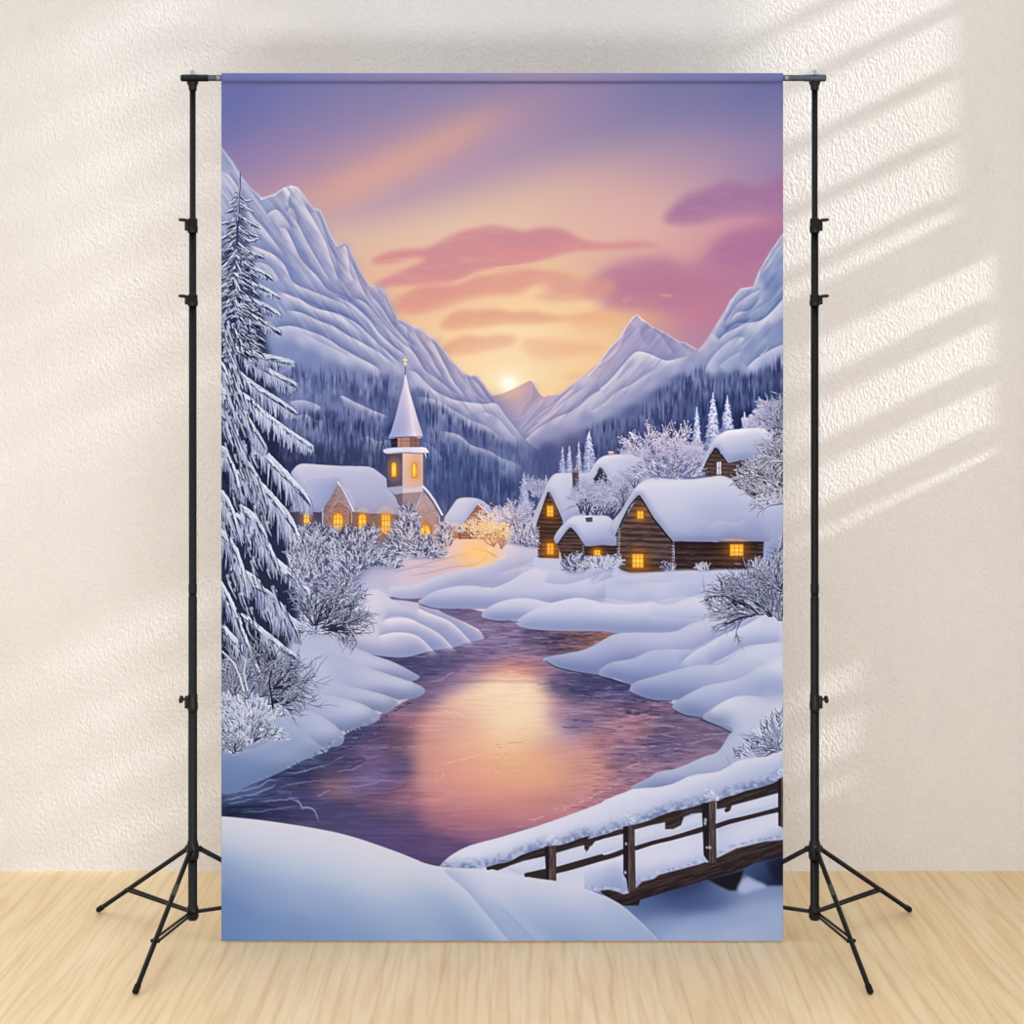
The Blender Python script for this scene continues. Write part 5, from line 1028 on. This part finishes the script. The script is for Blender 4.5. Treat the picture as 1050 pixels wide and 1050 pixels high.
# crisp print
for c in range(3): CV[..., c] = CV[..., c] + .55*(CV[..., c]-blur(CV[..., c], .8))
# a soft thread in the cloth, a faint fall of light powder
for c in range(3): CV[..., c] = CV[..., c] + (blur(RNG.rand(CH, CW).astype(np.float32), .5)-.5)*5
CV[:] = np.clip(CV, 0, 255)
# ================================================================== the room, the stands and the hanging cloth
import bpy, bmesh
from mathutils import Vector, Matrix

SC = bpy.context.scene
COL = SC.collection
F_PX, CAM_D, CAM_H, HOR = 1740.0, 4.64, 1.51, 400.0
WALL_Y = CAM_H*F_PX/(893.0-HOR) - CAM_D

def srgb(c):
    c = np.asarray(c, np.float32)/255.0
    return np.where(c <= 0.04045, c/12.92, ((c+0.055)/1.055)**2.4)
def at(px, py, y):
    d = (CAM_D+y)/F_PX
    return Vector(((px-525)*d, y, CAM_H-(py-HOR)*d))

# ------------------------------------------------------------------ materials
def mat(name, rgb=(128, 128, 128), rough=.5, metal=0.0, spec=.5):
    m = bpy.data.materials.new(name); m.use_nodes = True
    b = m.node_tree.nodes['Principled BSDF']
    b.inputs['Base Color'].default_value = (*[float(v) for v in srgb(rgb)], 1)
    b.inputs['Roughness'].default_value = rough; b.inputs['Metallic'].default_value = metal
    b.inputs['Specular IOR Level'].default_value = spec
    return m, m.node_tree.nodes, m.node_tree.links, b

def noisy(name, rgb, rough, metal=0.0, spec=.5, scale=300, amt=.15, bump=.0):
    """paint or plastic with a faint grain in gloss and relief"""
    m, N, L, b = mat(name, rgb, rough, metal, spec)
    tc = N.new('ShaderNodeTexCoord'); n = N.new('ShaderNodeTexNoise'); n.inputs['Scale'].default_value = scale
    L.new(tc.outputs['Object'], n.inputs['Vector'])
    mr = N.new('ShaderNodeMapRange'); mr.inputs['To Min'].default_value = rough-amt*.5; mr.inputs['To Max'].default_value = rough+amt*.5
    L.new(n.outputs['Fac'], mr.inputs['Value']); L.new(mr.outputs['Result'], b.inputs['Roughness'])
    if bump:
        bp = N.new('ShaderNodeBump'); bp.inputs['Strength'].default_value = bump; bp.inputs['Distance'].default_value = .0005
        L.new(n.outputs['Fac'], bp.inputs['Height']); L.new(bp.outputs['Normal'], b.inputs['Normal'])
    return m
BLACK = noisy('black_enamel', (6, 6, 7), .32, spec=.22, amt=.04)
PLASTIC = noisy('black_plastic', (6, 6, 7), .42, spec=.3, bump=.1)
RUBBER = noisy('black_rubber', (12, 12, 12), .7, spec=.2, bump=.3)
CHROME = noisy('brushed_steel', (150, 154, 160), .28, 1.0)
BARMAT = noisy('dark_steel', (92, 97, 106), .28, 1.0)
CLEAR = noisy('frosted_plastic', (238, 244, 246), .35, spec=.5)
CLEAR.node_tree.nodes['Principled BSDF'].inputs['Transmission Weight'].default_value = .55
BANDM = noisy('olive_yellow', (64, 63, 34), .6)
WHITEBACK = noisy('unprinted_cloth', (236, 234, 232), .9, spec=.1)
WHITEPAINT = noisy('white_paint', (240, 238, 234), .6, spec=.3)

def wall_material():
    m, N, L, b = mat('cream_plaster', (226, 216, 204), .85, spec=.15)
    tc = N.new('ShaderNodeTexCoord')
    mp = N.new('ShaderNodeMapping'); mp.inputs['Rotation'].default_value = (0, math.radians(28), 0); mp.inputs['Scale'].default_value = (1.0, 1.0, .58)
    L.new(tc.outputs['Object'], mp.inputs['Vector'])
    wn = N.new('ShaderNodeTexNoise'); wn.inputs['Scale'].default_value = 9; wn.inputs['Detail'].default_value = 2
    L.new(mp.outputs['Vector'], wn.inputs['Vector'])
    add = N.new('ShaderNodeMixRGB'); add.blend_type = 'ADD'; add.inputs['Fac'].default_value = .035
    L.new(mp.outputs['Vector'], add.inputs['Color1']); L.new(wn.outputs['Color'], add.inputs['Color2'])
    n = N.new('ShaderNodeTexNoise'); n.inputs['Scale'].default_value = 135; n.inputs['Detail'].default_value = 2.0; n.inputs['Roughness'].default_value = .5; n.inputs['Distortion'].default_value = .3
    L.new(add.outputs['Color'], n.inputs['Vector'])
    bp = N.new('ShaderNodeBump'); bp.inputs['Strength'].default_value = WALL_BUMP; bp.inputs['Distance'].default_value = .012
    L.new(n.outputs['Fac'], bp.inputs['Height']); L.new(bp.outputs['Normal'], b.inputs['Normal'])
    # slow drift of the plaster's tint
    n2 = N.new('ShaderNodeTexNoise'); n2.inputs['Scale'].default_value = 1.3; n2.inputs['Detail'].default_value = 3
    L.new(tc.outputs['Object'], n2.inputs['Vector'])
    cr = N.new('ShaderNodeValToRGB')
    cr.color_ramp.elements[0].position = .3; cr.color_ramp.elements[0].color = (*[float(v) for v in srgb(WALL_A)], 1)
    cr.color_ramp.elements[1].position = .7; cr.color_ramp.elements[1].color = (*[float(v) for v in srgb(WALL_B)], 1)
    L.new(n2.outputs['Fac'], cr.inputs['Fac']); L.new(cr.outputs['Color'], b.inputs['Base Color'])
    return m

def floor_material():
    m, N, L, b = mat('pale_maple', (226, 190, 138), .42, spec=.35)
    tc = N.new('ShaderNodeTexCoord')
    def noise_tex(sx, sy, scale, detail, dist=0.0):
        mp = N.new('ShaderNodeMapping'); mp.inputs['Scale'].default_value = (sx, sy, 1)
        L.new(tc.outputs['Object'], mp.inputs['Vector'])
        n = N.new('ShaderNodeTexNoise'); n.inputs['Scale'].default_value = scale; n.inputs['Detail'].default_value = detail; n.inputs['Distortion'].default_value = dist
        L.new(mp.outputs['Vector'], n.inputs['Vector']); return n
    def ramp(src, *st):
        cr = N.new('ShaderNodeValToRGB'); e = cr.color_ramp.elements
        e[0].position, e[0].color = st[0][0], (*[float(v) for v in srgb(st[0][1])], 1)
        e[1].position, e[1].color = st[-1][0], (*[float(v) for v in srgb(st[-1][1])], 1)
        for p, c in st[1:-1]:
            k = e.new(p); k.color = (*[float(v) for v in srgb(c)], 1)
        L.new(src, cr.inputs['Fac']); return cr
    broad = noise_tex(1.0, .13, 8.5, 4, .5)
    c1 = ramp(broad.outputs['Fac'], (.2, FLOOR_D), (.5, FLOOR_M), (.75, FLOOR_L))
    fine = noise_tex(1.0, .05, 46, 4, .4)
    c2 = ramp(fine.outputs['Fac'], (.3, (228, 210, 184)), (.55, (255, 255, 255)))
    mx = N.new('ShaderNodeMixRGB'); mx.blend_type = 'MULTIPLY'; mx.inputs['Fac'].default_value = .5
    L.new(c1.outputs['Color'], mx.inputs['Color1']); L.new(c2.outputs['Color'], mx.inputs['Color2'])
    # wandering dark growth lines
    mp = N.new('ShaderNodeMapping'); mp.inputs['Scale'].default_value = (1, .10, 1); L.new(tc.outputs['Object'], mp.inputs['Vector'])
    wv = N.new('ShaderNodeTexWave'); wv.wave_type = 'BANDS'; wv.bands_direction = 'X'; wv.inputs['Scale'].default_value = 6.5; wv.inputs['Distortion'].default_value = 7; wv.inputs['Detail'].default_value = 2.5; wv.inputs['Detail Scale'].default_value = 1.4
    L.new(mp.outputs['Vector'], wv.inputs['Vector'])
    c3 = ramp(wv.outputs['Fac'], (.0, (222, 190, 146)), (.08, (246, 236, 220)), (.22, (255, 255, 255)))
    mx2 = N.new('ShaderNodeMixRGB'); mx2.blend_type = 'MULTIPLY'; mx2.inputs['Fac'].default_value = .24
    L.new(mx.outputs['Color'], mx2.inputs['Color1']); L.new(c3.outputs['Color'], mx2.inputs['Color2'])
    L.new(mx2.outputs['Color'], b.inputs['Base Color'])
    bp = N.new('ShaderNodeBump'); bp.inputs['Strength'].default_value = .08; bp.inputs['Distance'].default_value = .002
    L.new(fine.outputs['Fac'], bp.inputs['Height']); L.new(bp.outputs['Normal'], b.inputs['Normal'])
    return m

def print_material():
    m, N, L, b = mat('printed_fabric', (200, 200, 200), .95, spec=0.0)
    a = N.new('ShaderNodeAttribute'); a.attribute_name = 'ink'
    L.new(a.outputs['Color'], b.inputs['Base Color'])
    return m

# ------------------------------------------------------------------ mesh helpers
def link(name, bm_or_me, material, parent=None, smooth=True):
    if isinstance(bm_or_me, bmesh.types.BMesh):
        me = bpy.data.meshes.new(name); bmesh.ops.recalc_face_normals(bm_or_me, faces=bm_or_me.faces); bm_or_me.to_mesh(me); bm_or_me.free()
    else: me = bm_or_me
    if material is not None: me.materials.append(material)
    if smooth and len(me.polygons): me.polygons.foreach_set('use_smooth', [True]*len(me.polygons))
    o = bpy.data.objects.new(name, me); COL.objects.link(o)
    if parent is not None: o.parent = parent
    return o

def frame(d):
    d = d.normalized(); u = d.orthogonal().normalized(); return u, d.cross(u)

def lathe(bm, p0, p1, prof, seg=24):
    """turned shape along p0-p1: prof = (t in metres from p0, radius), hard edges doubled by close steps"""
    p0, p1 = Vector(p0), Vector(p1); ax = (p1-p0).normalized(); u, v = frame(ax)
    rings = []
    for t, r in prof:
        c = p0 + ax*t
        rings.append([bm.verts.new(c + (u*math.cos(2*math.pi*k/seg) + v*math.sin(2*math.pi*k/seg))*max(r, 1e-5)) for k in range(seg)])
    for a, b in zip(rings, rings[1:]):
        for k in range(seg): bm.faces.new((a[k], a[(k+1) % seg], b[(k+1) % seg], b[k]))
    bm.faces.new(rings[0][::-1]); bm.faces.new(rings[-1])

def rod(bm, p0, p1, r, seg=20, bev=None):
    L = (Vector(p1)-Vector(p0)).length; e = min(bev if bev is not None else r*.25, L*.2)
    lathe(bm, p0, p1, [(0, r-e), (0, r-e), (e*.3, r-e*.3), (e, r), (e, r), (L-e, r), (L-e, r), (L-e*.3, r-e*.3), (L, r-e), (L, r-e)], seg)

def box(bm, lo, hi, bev=0.0, M=None):
    lo, hi = Vector(lo), Vector(hi)
    g = bmesh.ops.create_cube(bm, size=1.0)
    vs = g['verts']
    for q in vs: q.co = Vector(((lo[i]+hi[i])/2 + q.co[i]*(hi[i]-lo[i]) for i in range(3)))
    if bev:
        es = list({e for q in vs for e in q.link_edges})
        r = bmesh.ops.bevel(bm, geom=es, offset=bev, segments=2, affect='EDGES', profile=.5)
        vs = list({q for f in r['faces'] for q in f.verts} | {q for q in vs if q.is_valid})
    if M is not None:
        for q in vs: q.co = M @ q.co
    return vs

def tag(o, label, cat, group=None, kind=None):
    o['label'] = label; o['category'] = cat
    if group: o['group'] = group
    if kind: o['kind'] = kind

def empty(name, loc):
    o = bpy.data.objects.new(name, None); o.empty_display_size = .1; o.location = loc; COL.objects.link(o); return o
# ------------------------------------------------------------------ room
RX, RTOP, RY0 = 1.80, 4.7, -1.7
SLOPE_Y, SLOPE_Z = .20, .48
def slab(name, lo, hi, m, parent=None, label=None, cat=None):
    bm = bmesh.new(); box(bm, lo, hi)
    o = link(name, bm, m, parent, smooth=False)
    if parent is None:
        o['kind'] = 'structure'
    if label: o['label'] = label
    if cat: o['category'] = cat
    return o
FLOORM, WALLM = floor_material(), wall_material()
slab('floor', (-4.2, -4.9, -.06), (RX+.12, WALL_Y+.12, 0), FLOORM, label='pale maple wood floor with long grain running towards the wall', cat='floor')
slab('wall_back', (-4.2, WALL_Y, 0), (RX+.12, WALL_Y+.12, RTOP), WALLM, label='cream textured plaster wall behind the backdrop', cat='wall')
# unseen side wall added to mask the sun; its openings throw the wall streaks
OPEN = [(WALL_Y-.205, WALL_Y-.05, 1.44, 2.12), (WALL_Y-.235, WALL_Y-.075, 2.24, 3.6), (WALL_Y-.675, WALL_Y-.54, 2.72, 4.28), (WALL_Y-.675, WALL_Y-.54, 1.40, 2.28), (WALL_Y-.2, WALL_Y-.14, .62, 1.05)]
def panel_with_openings():
    bm = bmesh.new()
    ys = sorted({RY0, WALL_Y} | {v for o in OPEN for v in o[:2]}); zs = sorted({0.0, RTOP} | {v for o in OPEN for v in o[2:]})
    for a, b in zip(ys, ys[1:]):
        for c, d in zip(zs, zs[1:]):
            my, mz = (a+b)/2, (c+d)/2
            if any(o[0] < my < o[1] and o[2] < mz < o[3] for o in OPEN): continue
            box(bm, (RX, a, c), (RX+.10, b, d))
    bmesh.ops.remove_doubles(bm, verts=bm.verts, dist=1e-5)
    o = link('streak_mask_wall', bm, WHITEPAINT, smooth=False); o['kind'] = 'structure'
    o['label'] = 'unseen white side wall added to pass the sun only as streaks'; o['category'] = 'wall'
panel_with_openings()
for i, (a, b, c, d) in enumerate(OPEN):
    bm = bmesh.new(); w = .012
    for lo, hi in (((a, c), (b, c+w)), ((a, d-w), (b, d)), ((a, c+w), (a+w, d-w)), ((b-w, c+w), (b, d-w))):
        box(bm, (RX+.02, lo[0], lo[1]), (RX+.07, hi[0], hi[1]))
    wn = link('window_%d' % (i+1), bm, WHITEPAINT, smooth=False); wn['kind'] = 'structure'  # out-of-view slits, sized and slatted to place the streaks
    wn['label'] = 'unseen louvred slit placed to throw sun streaks on the wall'; wn['category'] = 'window'
    bm = bmesh.new(); z = c+.09
    while z < d-.06:
        M = Matrix.Translation((RX+.045, 0, z)) @ Matrix.Rotation(math.radians(-4 if i == 1 else 14), 4, 'Y')
        box(bm, (-.055, a+.014, -.004), (.055, b-.014, .004), M=M); z += .2
    link('streak_slats', bm, WHITEPAINT, wn, smooth=False)

# ------------------------------------------------------------------ stands
def stand(px, side, label):
    """tripod stand; side -1 carries its knobs and free legs to the -x side"""
    X = (px-525)*CAM_D/F_PX
    root = empty('tripod_stand', (X, 0, 0))
    tag(root, label, 'light stand', 'light stands holding the backdrop')
    zz = lambda py: CAM_H-(py-HOR)*CAM_D/F_PX
    # telescoping tubes
    for (ya, yb, r) in ((88, 232, .0082), (228, 308, .0100), (306, 720, .0106), (716, 936, .0122)):
        bm = bmesh.new(); rod(bm, (0, 0, zz(yb)), (0, 0, zz(ya)), r, 28, .0006)
        p = link('pole', bm, BLACK, root)
    # coupling on the long tube
    bm = bmesh.new(); rod(bm, (0, 0, zz(716)), (0, 0, zz(612)), .0116, 28, .0008); link('pole_sleeve', bm, BLACK, root)
    bm = bmesh.new(); rod(bm, (0, 0, zz(608)), (0, 0, zz(599)), .0116, 28, .0008); link('sleeve_ring', bm, BLACK, root)
    # clamping collars
    for (ya, yb, kind) in ((224, 239, 'lever'), (302, 314, 'lever'), (711, 729, 'wing')):
        bm = bmesh.new(); z0, z1 = zz(yb), zz(ya); h = z1-z0
        lathe(bm, (0, 0, z0), (0, 0, z1), [(0, .0118), (0, .0122), (h*.05, .0136), (h*.25, .0142), (h*.42, .0142), (h*.5, .0132), (h*.92, .0130), (h, .0118), (h, .0112)], 28)
        box(bm, (-.007, -.007, z0+h*.15) if side > 0 else (-.021, -.007, z0+h*.15), (.021, .007, z0+h*.85) if side > 0 else (.007, .007, z0+h*.85), .002)
        c = link('collar', bm, PLASTIC, root)
        bm = bmesh.new()
        if kind == 'lever':
            zc = z1-.005
            rod(bm, (side*.012, -.003, zc-.002), (side*.022, -.004, zc), .0042, 14)
            pr = [(0, .0036), (.004, .0042), (.012, .0046), (.019, .0040), (.022, .002)]
            lathe(bm, (side*.016, -.004, zc), (side*.040, -.005, zc+.0012), pr, 14)
            link('clamp_lever', bm, PLASTIC, c)
        else:
            zc = (z0+z1)/2+.008
            rod(bm, (side*.015, 0, zc), (side*.030, -.002, zc), .0032, 14)
            for k in (-1, 1):    # two wings of the tightening knob
                q = bmesh.ops.create_uvsphere(bm, u_segments=14, v_segments=10, radius=1.0)['verts']
                for v in q: v.co = Vector((side*.031 + v.co.x*.0062, -.003 + v.co.y*.0040 + k*.0042, zc + v.co.z*.0078 + k*.0022))
            link('tightening_knob', bm, PLASTIC, c)
    # fitting under the crossbar
    bm = bmesh.new(); z0, z1 = zz(93), zz(84.2); h = z1-z0
    lathe(bm, (0, 0, z0), (0, 0, z1), [(0, .0085), (0, .0092), (h*.15, .0110), (h*.55, .0114), (h*.62, .0130), (h*.85, .0148), (h, .0166), (h, .0156)], 28)
    link('top_fitting', bm, PLASTIC, root)
    # leg hub and lower spider
    bm = bmesh.new(); z0, z1 = zz(881), zz(862); h = z1-z0
    lathe(bm, (0, 0, z0), (0, 0, z1), [(0, .0124), (0, .0150), (h*.2, .0168), (h*.7, .0168), (h*.85, .0150), (h, .0135), (h, .0124)], 28)
    hub = link('leg_hub', bm, PLASTIC, root)
    bm = bmesh.new(); z2, z3 = zz(943), zz(929); h = z3-z2
    lathe(bm, (0, 0, z2), (0, 0, z3), [(0, .008), (0, .0126), (h*.2, .0160), (h*.75, .0160), (h, .0140), (h, .0124)], 28)
    spider = link('leg_spider', bm, PLASTIC, root)
    bm = bmesh.new(); zc = zz(872)   # knob that locks the legs
    rod(bm, (side*-.002, .015, zc), (side*.014, .024, zc), .004, 12); q = bmesh.ops.create_uvsphere(bm, u_segments=14, v_segments=10, radius=.0085)['verts']
    for v in q: v.co += Vector((side*.019, .026, zc))
    link('leg_lock_knob', bm, PLASTIC, hub)
    # legs: one comes forward, one goes out to the free side, one behind the cloth
    R = .4145; hz = zz(871); jz = zz(935)
    a0 = math.atan2(.2619, -.3226); angs = [a0, math.atan2(-.4091, -.0663), a0 - math.radians(120.1)]
    for k, an in enumerate(angs):
        dx, dy = -side*math.cos(an) if side > 0 else math.cos(an), math.sin(an)
        top = Vector((dx*.020, dy*.020, hz)); foot = Vector((dx*R, dy*R, .0085))
        d = (foot-top).normalized()
        bm = bmesh.new(); rod(bm, top - d*.006, foot, .0066, 18, .0015)
        bx = bmesh.ops.create_uvsphere(bm, u_segments=12, v_segments=8, radius=.0085)['verts']
        for v in bx: v.co += top
        leg = link('leg', bm, BLACK, root)
        bm = bmesh.new(); Lc = .022
        lathe(bm, foot - d*Lc, foot + d*.001, [(0, .0068), (0, .0078), (.002, .0082), (Lc-.002, .0084), (Lc+.001, .0072), (Lc+.001, .002)], 18)
        link('rubber_foot', bm, RUBBER, leg)
        if k == 1:   # narrow olive band round the leg that comes forward
            bm = bmesh.new(); p = top.lerp(foot, .26); q = top.lerp(foot, .34); rod(bm, p, q, .0071, 18, .0003)
            tp = link('olive_band', bm, BANDM, leg); tp['label'] = 'dark olive yellow band'
        # flat double brace from the spider to the leg
        j = top.lerp(foot, .655); s0 = Vector((dx*.013, dy*.013, jz)); u = Vector((-dy, dx, 0))
        bm = bmesh.new(); b = .0055
        for sg in (-1, 1): rod(bm, s0 + u*b*sg, j + u*(b+.0030)*sg, .0036, 10)
        rod(bm, j - u*.012, j + u*.012, .0048, 12); rod(bm, s0 - u*.0075, s0 + u*.0075, .0040, 10)
        link('brace', bm, BLACK, root)
    return root
stand(197.6, -1, 'black tripod light stand beside the printed spruce tree')
stand(835.4, 1, 'black tripod light stand beside the printed bridge railing')

# ------------------------------------------------------------------ crossbar
pb = at(0, 80.0, 0); ZB = pb.z
xa, xb = at(185.5, 80, 0).x, at(847, 80, 0).x
bar = empty('crossbar', (0, 0, ZB))
tag(bar, 'thin steel crossbar lying across both stand tops above the backdrop', 'bar')
bm = bmesh.new(); rod(bm, (xa+.05, 0, 0), (xb-.05, 0, 0), .0082, 28, .001); link('tube', bm, BARMAT, bar)
for s, x0, x1 in ((1, xa, at(214, 80, 0).x), (-1, at(824, 80, 0).x, xb)):
    bm = bmesh.new(); rod(bm, (x0, 0, 0), (x1, 0, 0), .0094, 28, .0022); link('end_sleeve', bm, BLACK if s > 0 else BARMAT, bar)
    xr = at(224.5, 80, 0).x if s > 0 else at(806.5, 80, 0).x
    bm = bmesh.new(); rod(bm, (xr-.006, 0, 0), (xr+.005, 0, 0), .0088, 28, .001); rg = link('joint_ring', bm, CHROME, bar); rg['label'] = 'bright steel joint ring'
    xc = at(197.6 if s > 0 else 835.4, 80, 0).x
    bm = bmesh.new()
    rod(bm, (xc, 0, .0090), (xc, 0, .0215), .0060, 16, .001)
    for k in (-1, 1):
        q = bmesh.ops.create_uvsphere(bm, u_segments=14, v_segments=10, radius=1.0)['verts']
        for v in q: v.co = Vector((xc + k*.0085 + v.co.x*.0080, v.co.y*.0030, .0165 + v.co.z*.0060))
    wn = link('wing_nut', bm, CLEAR, bar); wn['label'] = 'translucent white wing nut'

# ------------------------------------------------------------------ backdrop
YC = -.0105                      # the cloth hangs from the front of the bar
back = empty('photo_backdrop', (0, 0, 0))
tag(back, 'tall printed cloth backdrop showing a snowy alpine village at sunset', 'backdrop', kind='thing')
PRINTM = print_material()
def ink(rgb255):
    v = srgb(np.clip(rgb255, 0, 255))
    return np.clip(v*np.array(INK_GAIN, np.float32), 0, .98)
def cloth():
    d = (CAM_D+YC)/F_PX
    ps = PX0 + (np.arange(CW)+.5)/SS; ps[0] = PX0; ps[-1] = PX0+PW
    top = 84.6
    j0 = int(round((top-PY0)*SS)); rows = np.arange(j0, CH)
    qs = PY0 + (rows+.5)/SS; qs[0] = top; qs[-1] = PY0+PH
    nx, nz = len(ps), len(qs)
    co = np.empty((nz, nx, 3), np.float32)
    co[..., 0] = ((ps-525)*d)[None, :]; co[..., 1] = YC; co[..., 2] = (CAM_H-(qs-HOR)*d)[:, None]
    n = nx*nz
    x0, x1, z0, z1 = co[0, 0, 0], co[0, -1, 0], co[-1, 0, 2], co[0, 0, 2]
    yb = YC+.0014
    extra = np.array([(x0, yb, z1), (x1, yb, z1), (x1, yb, z0), (x0, yb, z0)], np.float32)
    allco = np.concatenate([co.reshape(-1, 3), extra])
    idx = np.arange(n).reshape(nz, nx)
    quads = np.stack([idx[:-1, :-1], idx[1:, :-1], idx[1:, 1:], idx[:-1, 1:]], -1).reshape(-1, 4)
    A, B_, C_, D_ = n, n+1, n+2, n+3
    polys = [[A, B_, C_, D_],
             [A] + list(idx[0, ::-1][::-1][:0]) + list(idx[0, :]) + [B_],
             [B_] + list(idx[:, -1]) + [C_],
             [C_] + list(idx[-1, ::-1]) + [D_],
             [D_] + list(idx[::-1, 0]) + [A]]
    loops = np.concatenate([quads.reshape(-1)] + [np.array(p) for p in polys]).astype(np.int32)
    tot = np.concatenate([np.full(len(quads), 4), np.array([len(p) for p in polys])]).astype(np.int32)
    start = np.concatenate([[0], np.cumsum(tot)[:-1]]).astype(np.int32)
    me = bpy.data.meshes.new('printed_cloth')
    me.vertices.add(len(allco)); me.vertices.foreach_set('co', allco.reshape(-1))
    me.loops.add(len(loops)); me.loops.foreach_set('vertex_index', loops)
    me.polygons.add(len(tot)); me.polygons.foreach_set('loop_start', start)
    try: me.polygons.foreach_set('loop_total', tot)
    except Exception: pass
    me.materials.append(PRINTM); me.materials.append(WHITEBACK)
    mi = np.zeros(len(tot), np.int32); mi[len(quads):] = 1
    me.polygons.foreach_set('material_index', mi)
    me.update(calc_edges=True)
    a = me.color_attributes.new('ink', 'FLOAT_COLOR', 'POINT')
    c = np.ones((len(allco), 4), np.float32)
    c[:n, :3] = ink(CV[j0:]).reshape(-1, 3)
    a.data.foreach_set('color', c.reshape(-1))
    link('printed_cloth', me, None, back, smooth=False)
    # pocket sewn round the bar, printed with the top of the sky
    seg, nx2 = 28, 160
    vs, cs, fs = [], [], []
    xs = np.linspace(x0, x1, nx2)
    for i, x in enumerate(xs):
        sky = CV[6:20, min(CW-1, int(i*(CW-1)/(nx2-1)))].mean(0)
        for r in (.0131, .0122):
            for k in range(seg):
                t = 2*math.pi*k/seg
                vs.append((x, -r*math.cos(t), ZB + r*math.sin(t))); cs.append((*ink(sky*1.03), 1))
    W = seg*2
    for i in range(nx2-1):
        for k in range(seg):
            k2 = (k+1) % seg
            fs.append((i*W+k, i*W+k2, (i+1)*W+k2, (i+1)*W+k))
            fs.append((i*W+seg+k2, i*W+seg+k, (i+1)*W+seg+k, (i+1)*W+seg+k2))
    for i in (0, nx2-1):
        for k in range(seg):
            k2 = (k+1) % seg; q = (i*W+k, i*W+seg+k, i*W+seg+k2, i*W+k2)
            fs.append(q if i == 0 else q[::-1])
    m2 = bpy.data.meshes.new('rod_pocket'); m2.from_pydata(vs, [], fs); m2.update()
    a = m2.color_attributes.new('ink', 'FLOAT_COLOR', 'POINT'); a.data.foreach_set('color', np.array(cs, np.float32).reshape(-1))
    link('rod_pocket', m2, PRINTM, back)
    # the line of stitching below the pocket
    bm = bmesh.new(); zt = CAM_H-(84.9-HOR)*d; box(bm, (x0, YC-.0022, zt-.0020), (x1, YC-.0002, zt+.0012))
    sm = link('pocket_seam', bm, noisy('purple_thread', (92, 88, 132), .9, spec=.1), back, smooth=False)
cloth()

# ------------------------------------------------------------------ light
w = bpy.data.worlds.new('daylight'); SC.world = w; w.use_nodes = True
bg = w.node_tree.nodes['Background']; bg.inputs['Color'].default_value = (*WORLD_C, 1); bg.inputs['Strength'].default_value = WORLD_S
# overcast sky: brighter overhead than at the horizon
wn_, wl_ = w.node_tree.nodes, w.node_tree.links
tcw = wn_.new('ShaderNodeTexCoord'); sx_ = wn_.new('ShaderNodeSeparateXYZ'); wl_.new(tcw.outputs['Generated'], sx_.inputs['Vector'])
mrw = wn_.new('ShaderNodeMapRange'); mrw.interpolation_type = 'SMOOTHSTEP'
mrw.inputs['From Min'].default_value = .45; mrw.inputs['From Max'].default_value = 1.0; mrw.inputs['To Min'].default_value = WORLD_S; mrw.inputs['To Max'].default_value = WORLD_S+ZENITH
wl_.new(sx_.outputs['Z'], mrw.inputs['Value']); wl_.new(mrw.outputs['Result'], bg.inputs['Strength'])
sun = bpy.data.lights.new('sun', 'SUN'); sun.energy = SUN_S; sun.angle = math.radians(2.5); sun.color = (.98, 1.0, 1.02)
so = bpy.data.objects.new('sun', sun); COL.objects.link(so)
so.rotation_euler = Vector((-1, SLOPE_Y, -SLOPE_Z)).to_track_quat('-Z', 'Y').to_euler()
for nm, loc, tgt, size, sy, en, colr in LAMPS:
    l = bpy.data.lights.new(nm, 'AREA'); l.shape = 'RECTANGLE'; l.size = size; l.size_y = sy; l.energy = en; l.color = colr
    o = bpy.data.objects.new(nm, l); COL.objects.link(o); o.location = loc
    o.rotation_euler = (Vector(tgt)-Vector(loc)).to_track_quat('-Z', 'Y').to_euler()

cam = bpy.data.cameras.new('camera'); cam.sensor_width = 36; cam.sensor_fit = 'HORIZONTAL'; cam.lens = F_PX/1050*36
cam.shift_y = -(525.0-HOR)/1050.0
co = bpy.data.objects.new('camera', cam); COL.objects.link(co); co.location = (0, -CAM_D, CAM_H); co.rotation_euler = (math.pi/2, 0, 0)
SC.camera = co
vs = SC.view_settings
vs.view_transform = 'Standard'; vs.look = 'None'; vs.exposure = 0.0; vs.gamma = 1.0; vs.use_curve_mapping = False
